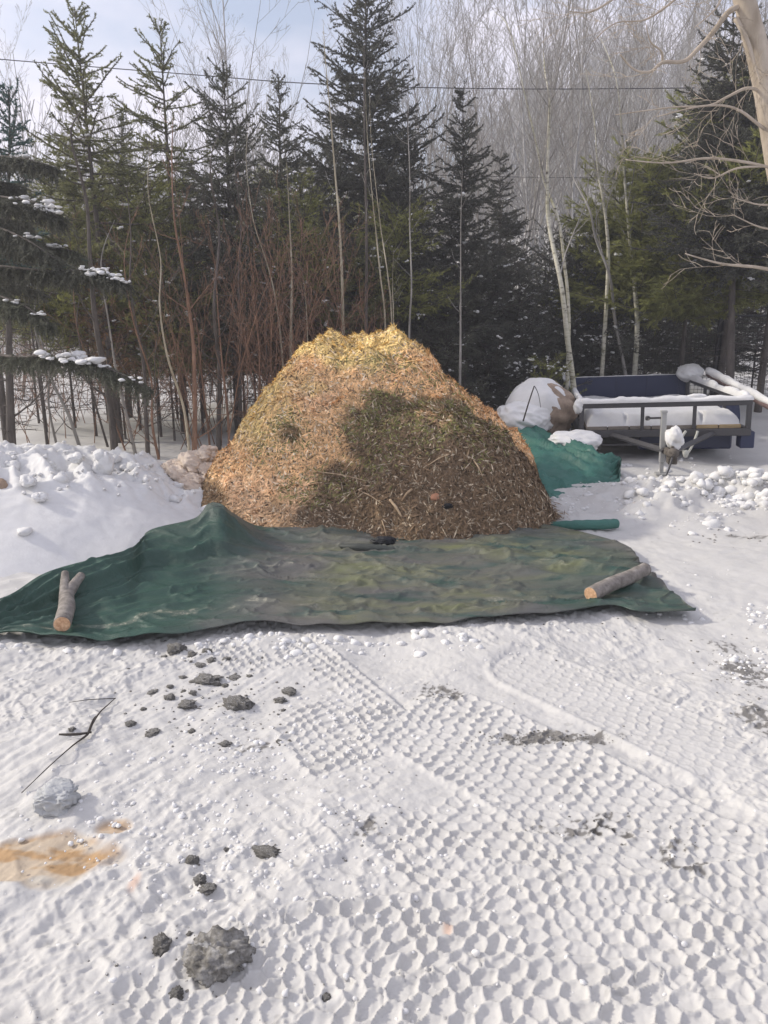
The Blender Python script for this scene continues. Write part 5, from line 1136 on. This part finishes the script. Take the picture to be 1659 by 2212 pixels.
# ------------------------------------------------------------------ overhead wires
for pts, lb, r in [([(-200, 110), (0, 128), (400, 160), (700, 182), (1100, 192), (1500, 190)], 'upper dark overhead wire crossing the sky behind the spruces', .009), ([(300, 330), (700, 368), (1100, 382), (1500, 385)], 'lower faint overhead wire crossing behind the trees', .006)]:
    mb = MB(); path_tube(mb, [PY(a, b, 16.2) for a, b in pts], [r] * len(pts), 6, 8); mb.build('overhead_wire', mat('wire', (.05, .05, .055), .6)[0], None, label=lb, cat='wire')

# ------------------------------------------------------------------ thin haze, added to lift the darks of the trees
mb = MB(); box(mb, (0, 50, 14), (196, 160, 34)); hm = bpy.data.materials.new('added_haze'); hm.use_nodes = True; hn = hm.node_tree.nodes; hn.remove(hn['Principled BSDF'])
pv = hn.new('ShaderNodeVolumePrincipled'); pv.inputs['Color'].default_value = (.93, .94, 1, 1); pv.inputs['Density'].default_value = .005; pv.inputs['Anisotropy'].default_value = .3; hm.node_tree.links.new(pv.outputs[0], hn['Material Output'].inputs['Volume'])
mb.build('haze', hm, None, smooth=False, kind='stuff', label='thin pale haze volume added to lighten the dark wood', cat='haze')

# ------------------------------------------------------------------ sky and light
SUN_EL, SUN_AZ = R(31), math.atan2(.16, -1)       # direction towards the sun in the xy plane
w = bpy.data.worlds.new('World'); sc.world = w; w.use_nodes = True; nd = w.node_tree.nodes; lk = w.node_tree.links; bg = nd['Background']
sky = nd.new('ShaderNodeTexSky'); sky.sky_type = 'NISHITA'; sky.sun_disc = False; sky.sun_elevation = SUN_EL; sky.sun_rotation = pi / 2 - SUN_AZ; sky.air_density = 1; sky.dust_density = 1.5
tcn = nd.new('ShaderNodeTexCoord'); mp_ = nd.new('ShaderNodeMapping'); mp_.inputs['Scale'].default_value = (1.3, 1.3, 3.0); mp_.inputs['Location'].default_value = (.35, .2, .1); lk.new(tcn.outputs['Generated'], mp_.inputs[0])
nz = nd.new('ShaderNodeTexNoise'); nz.inputs['Scale'].default_value = 2.1; nz.inputs['Detail'].default_value = 5; nz.inputs['Roughness'].default_value = .5; lk.new(mp_.outputs[0], nz.inputs['Vector'])
fac = ramp(nd, lk, nz.outputs['Fac'], [(.38, .18), (.56, .93)])
cl = ramp(nd, lk, nz.outputs['Fac'], [(.40, (5.6, 5.5, 6.3)), (.68, (7.4, 7.05, 8.0))])
lk.new(mixc(nd, lk, fac, sky.outputs[0], cl), bg.inputs[0]); bg.inputs[1].default_value = .128
sl = bpy.data.lights.new('sun', 'SUN'); sl.energy = 3.3; sl.angle = R(4); sl.color = (1, .93, .82); so = bpy.data.objects.new('sun', sl); C.objects.link(so)
from mathutils import Vector
dv = Vector((cos(SUN_AZ) * cos(SUN_EL), sin(SUN_AZ) * cos(SUN_EL), sin(SUN_EL))); so.rotation_euler = dv.to_track_quat('Z', 'Y').to_euler()

cam = bpy.data.cameras.new('camera'); co = bpy.data.objects.new('camera', cam); C.objects.link(co); co.location = (0, 0, CAMH); co.rotation_euler = (pi / 2 - PITCH, 0, 0)
cam.sensor_fit = 'VERTICAL'; cam.sensor_height = 36; cam.lens = 36 * F0 / 2212; cam.clip_end = 500; cam.clip_start = .05; sc.camera = co
sc.view_settings.view_transform = 'Standard'; sc.view_settings.look = 'None'; sc.view_settings.exposure = .45; sc.view_settings.gamma = 1
sc.render.resolution_x = 768; sc.render.resolution_y = 1024
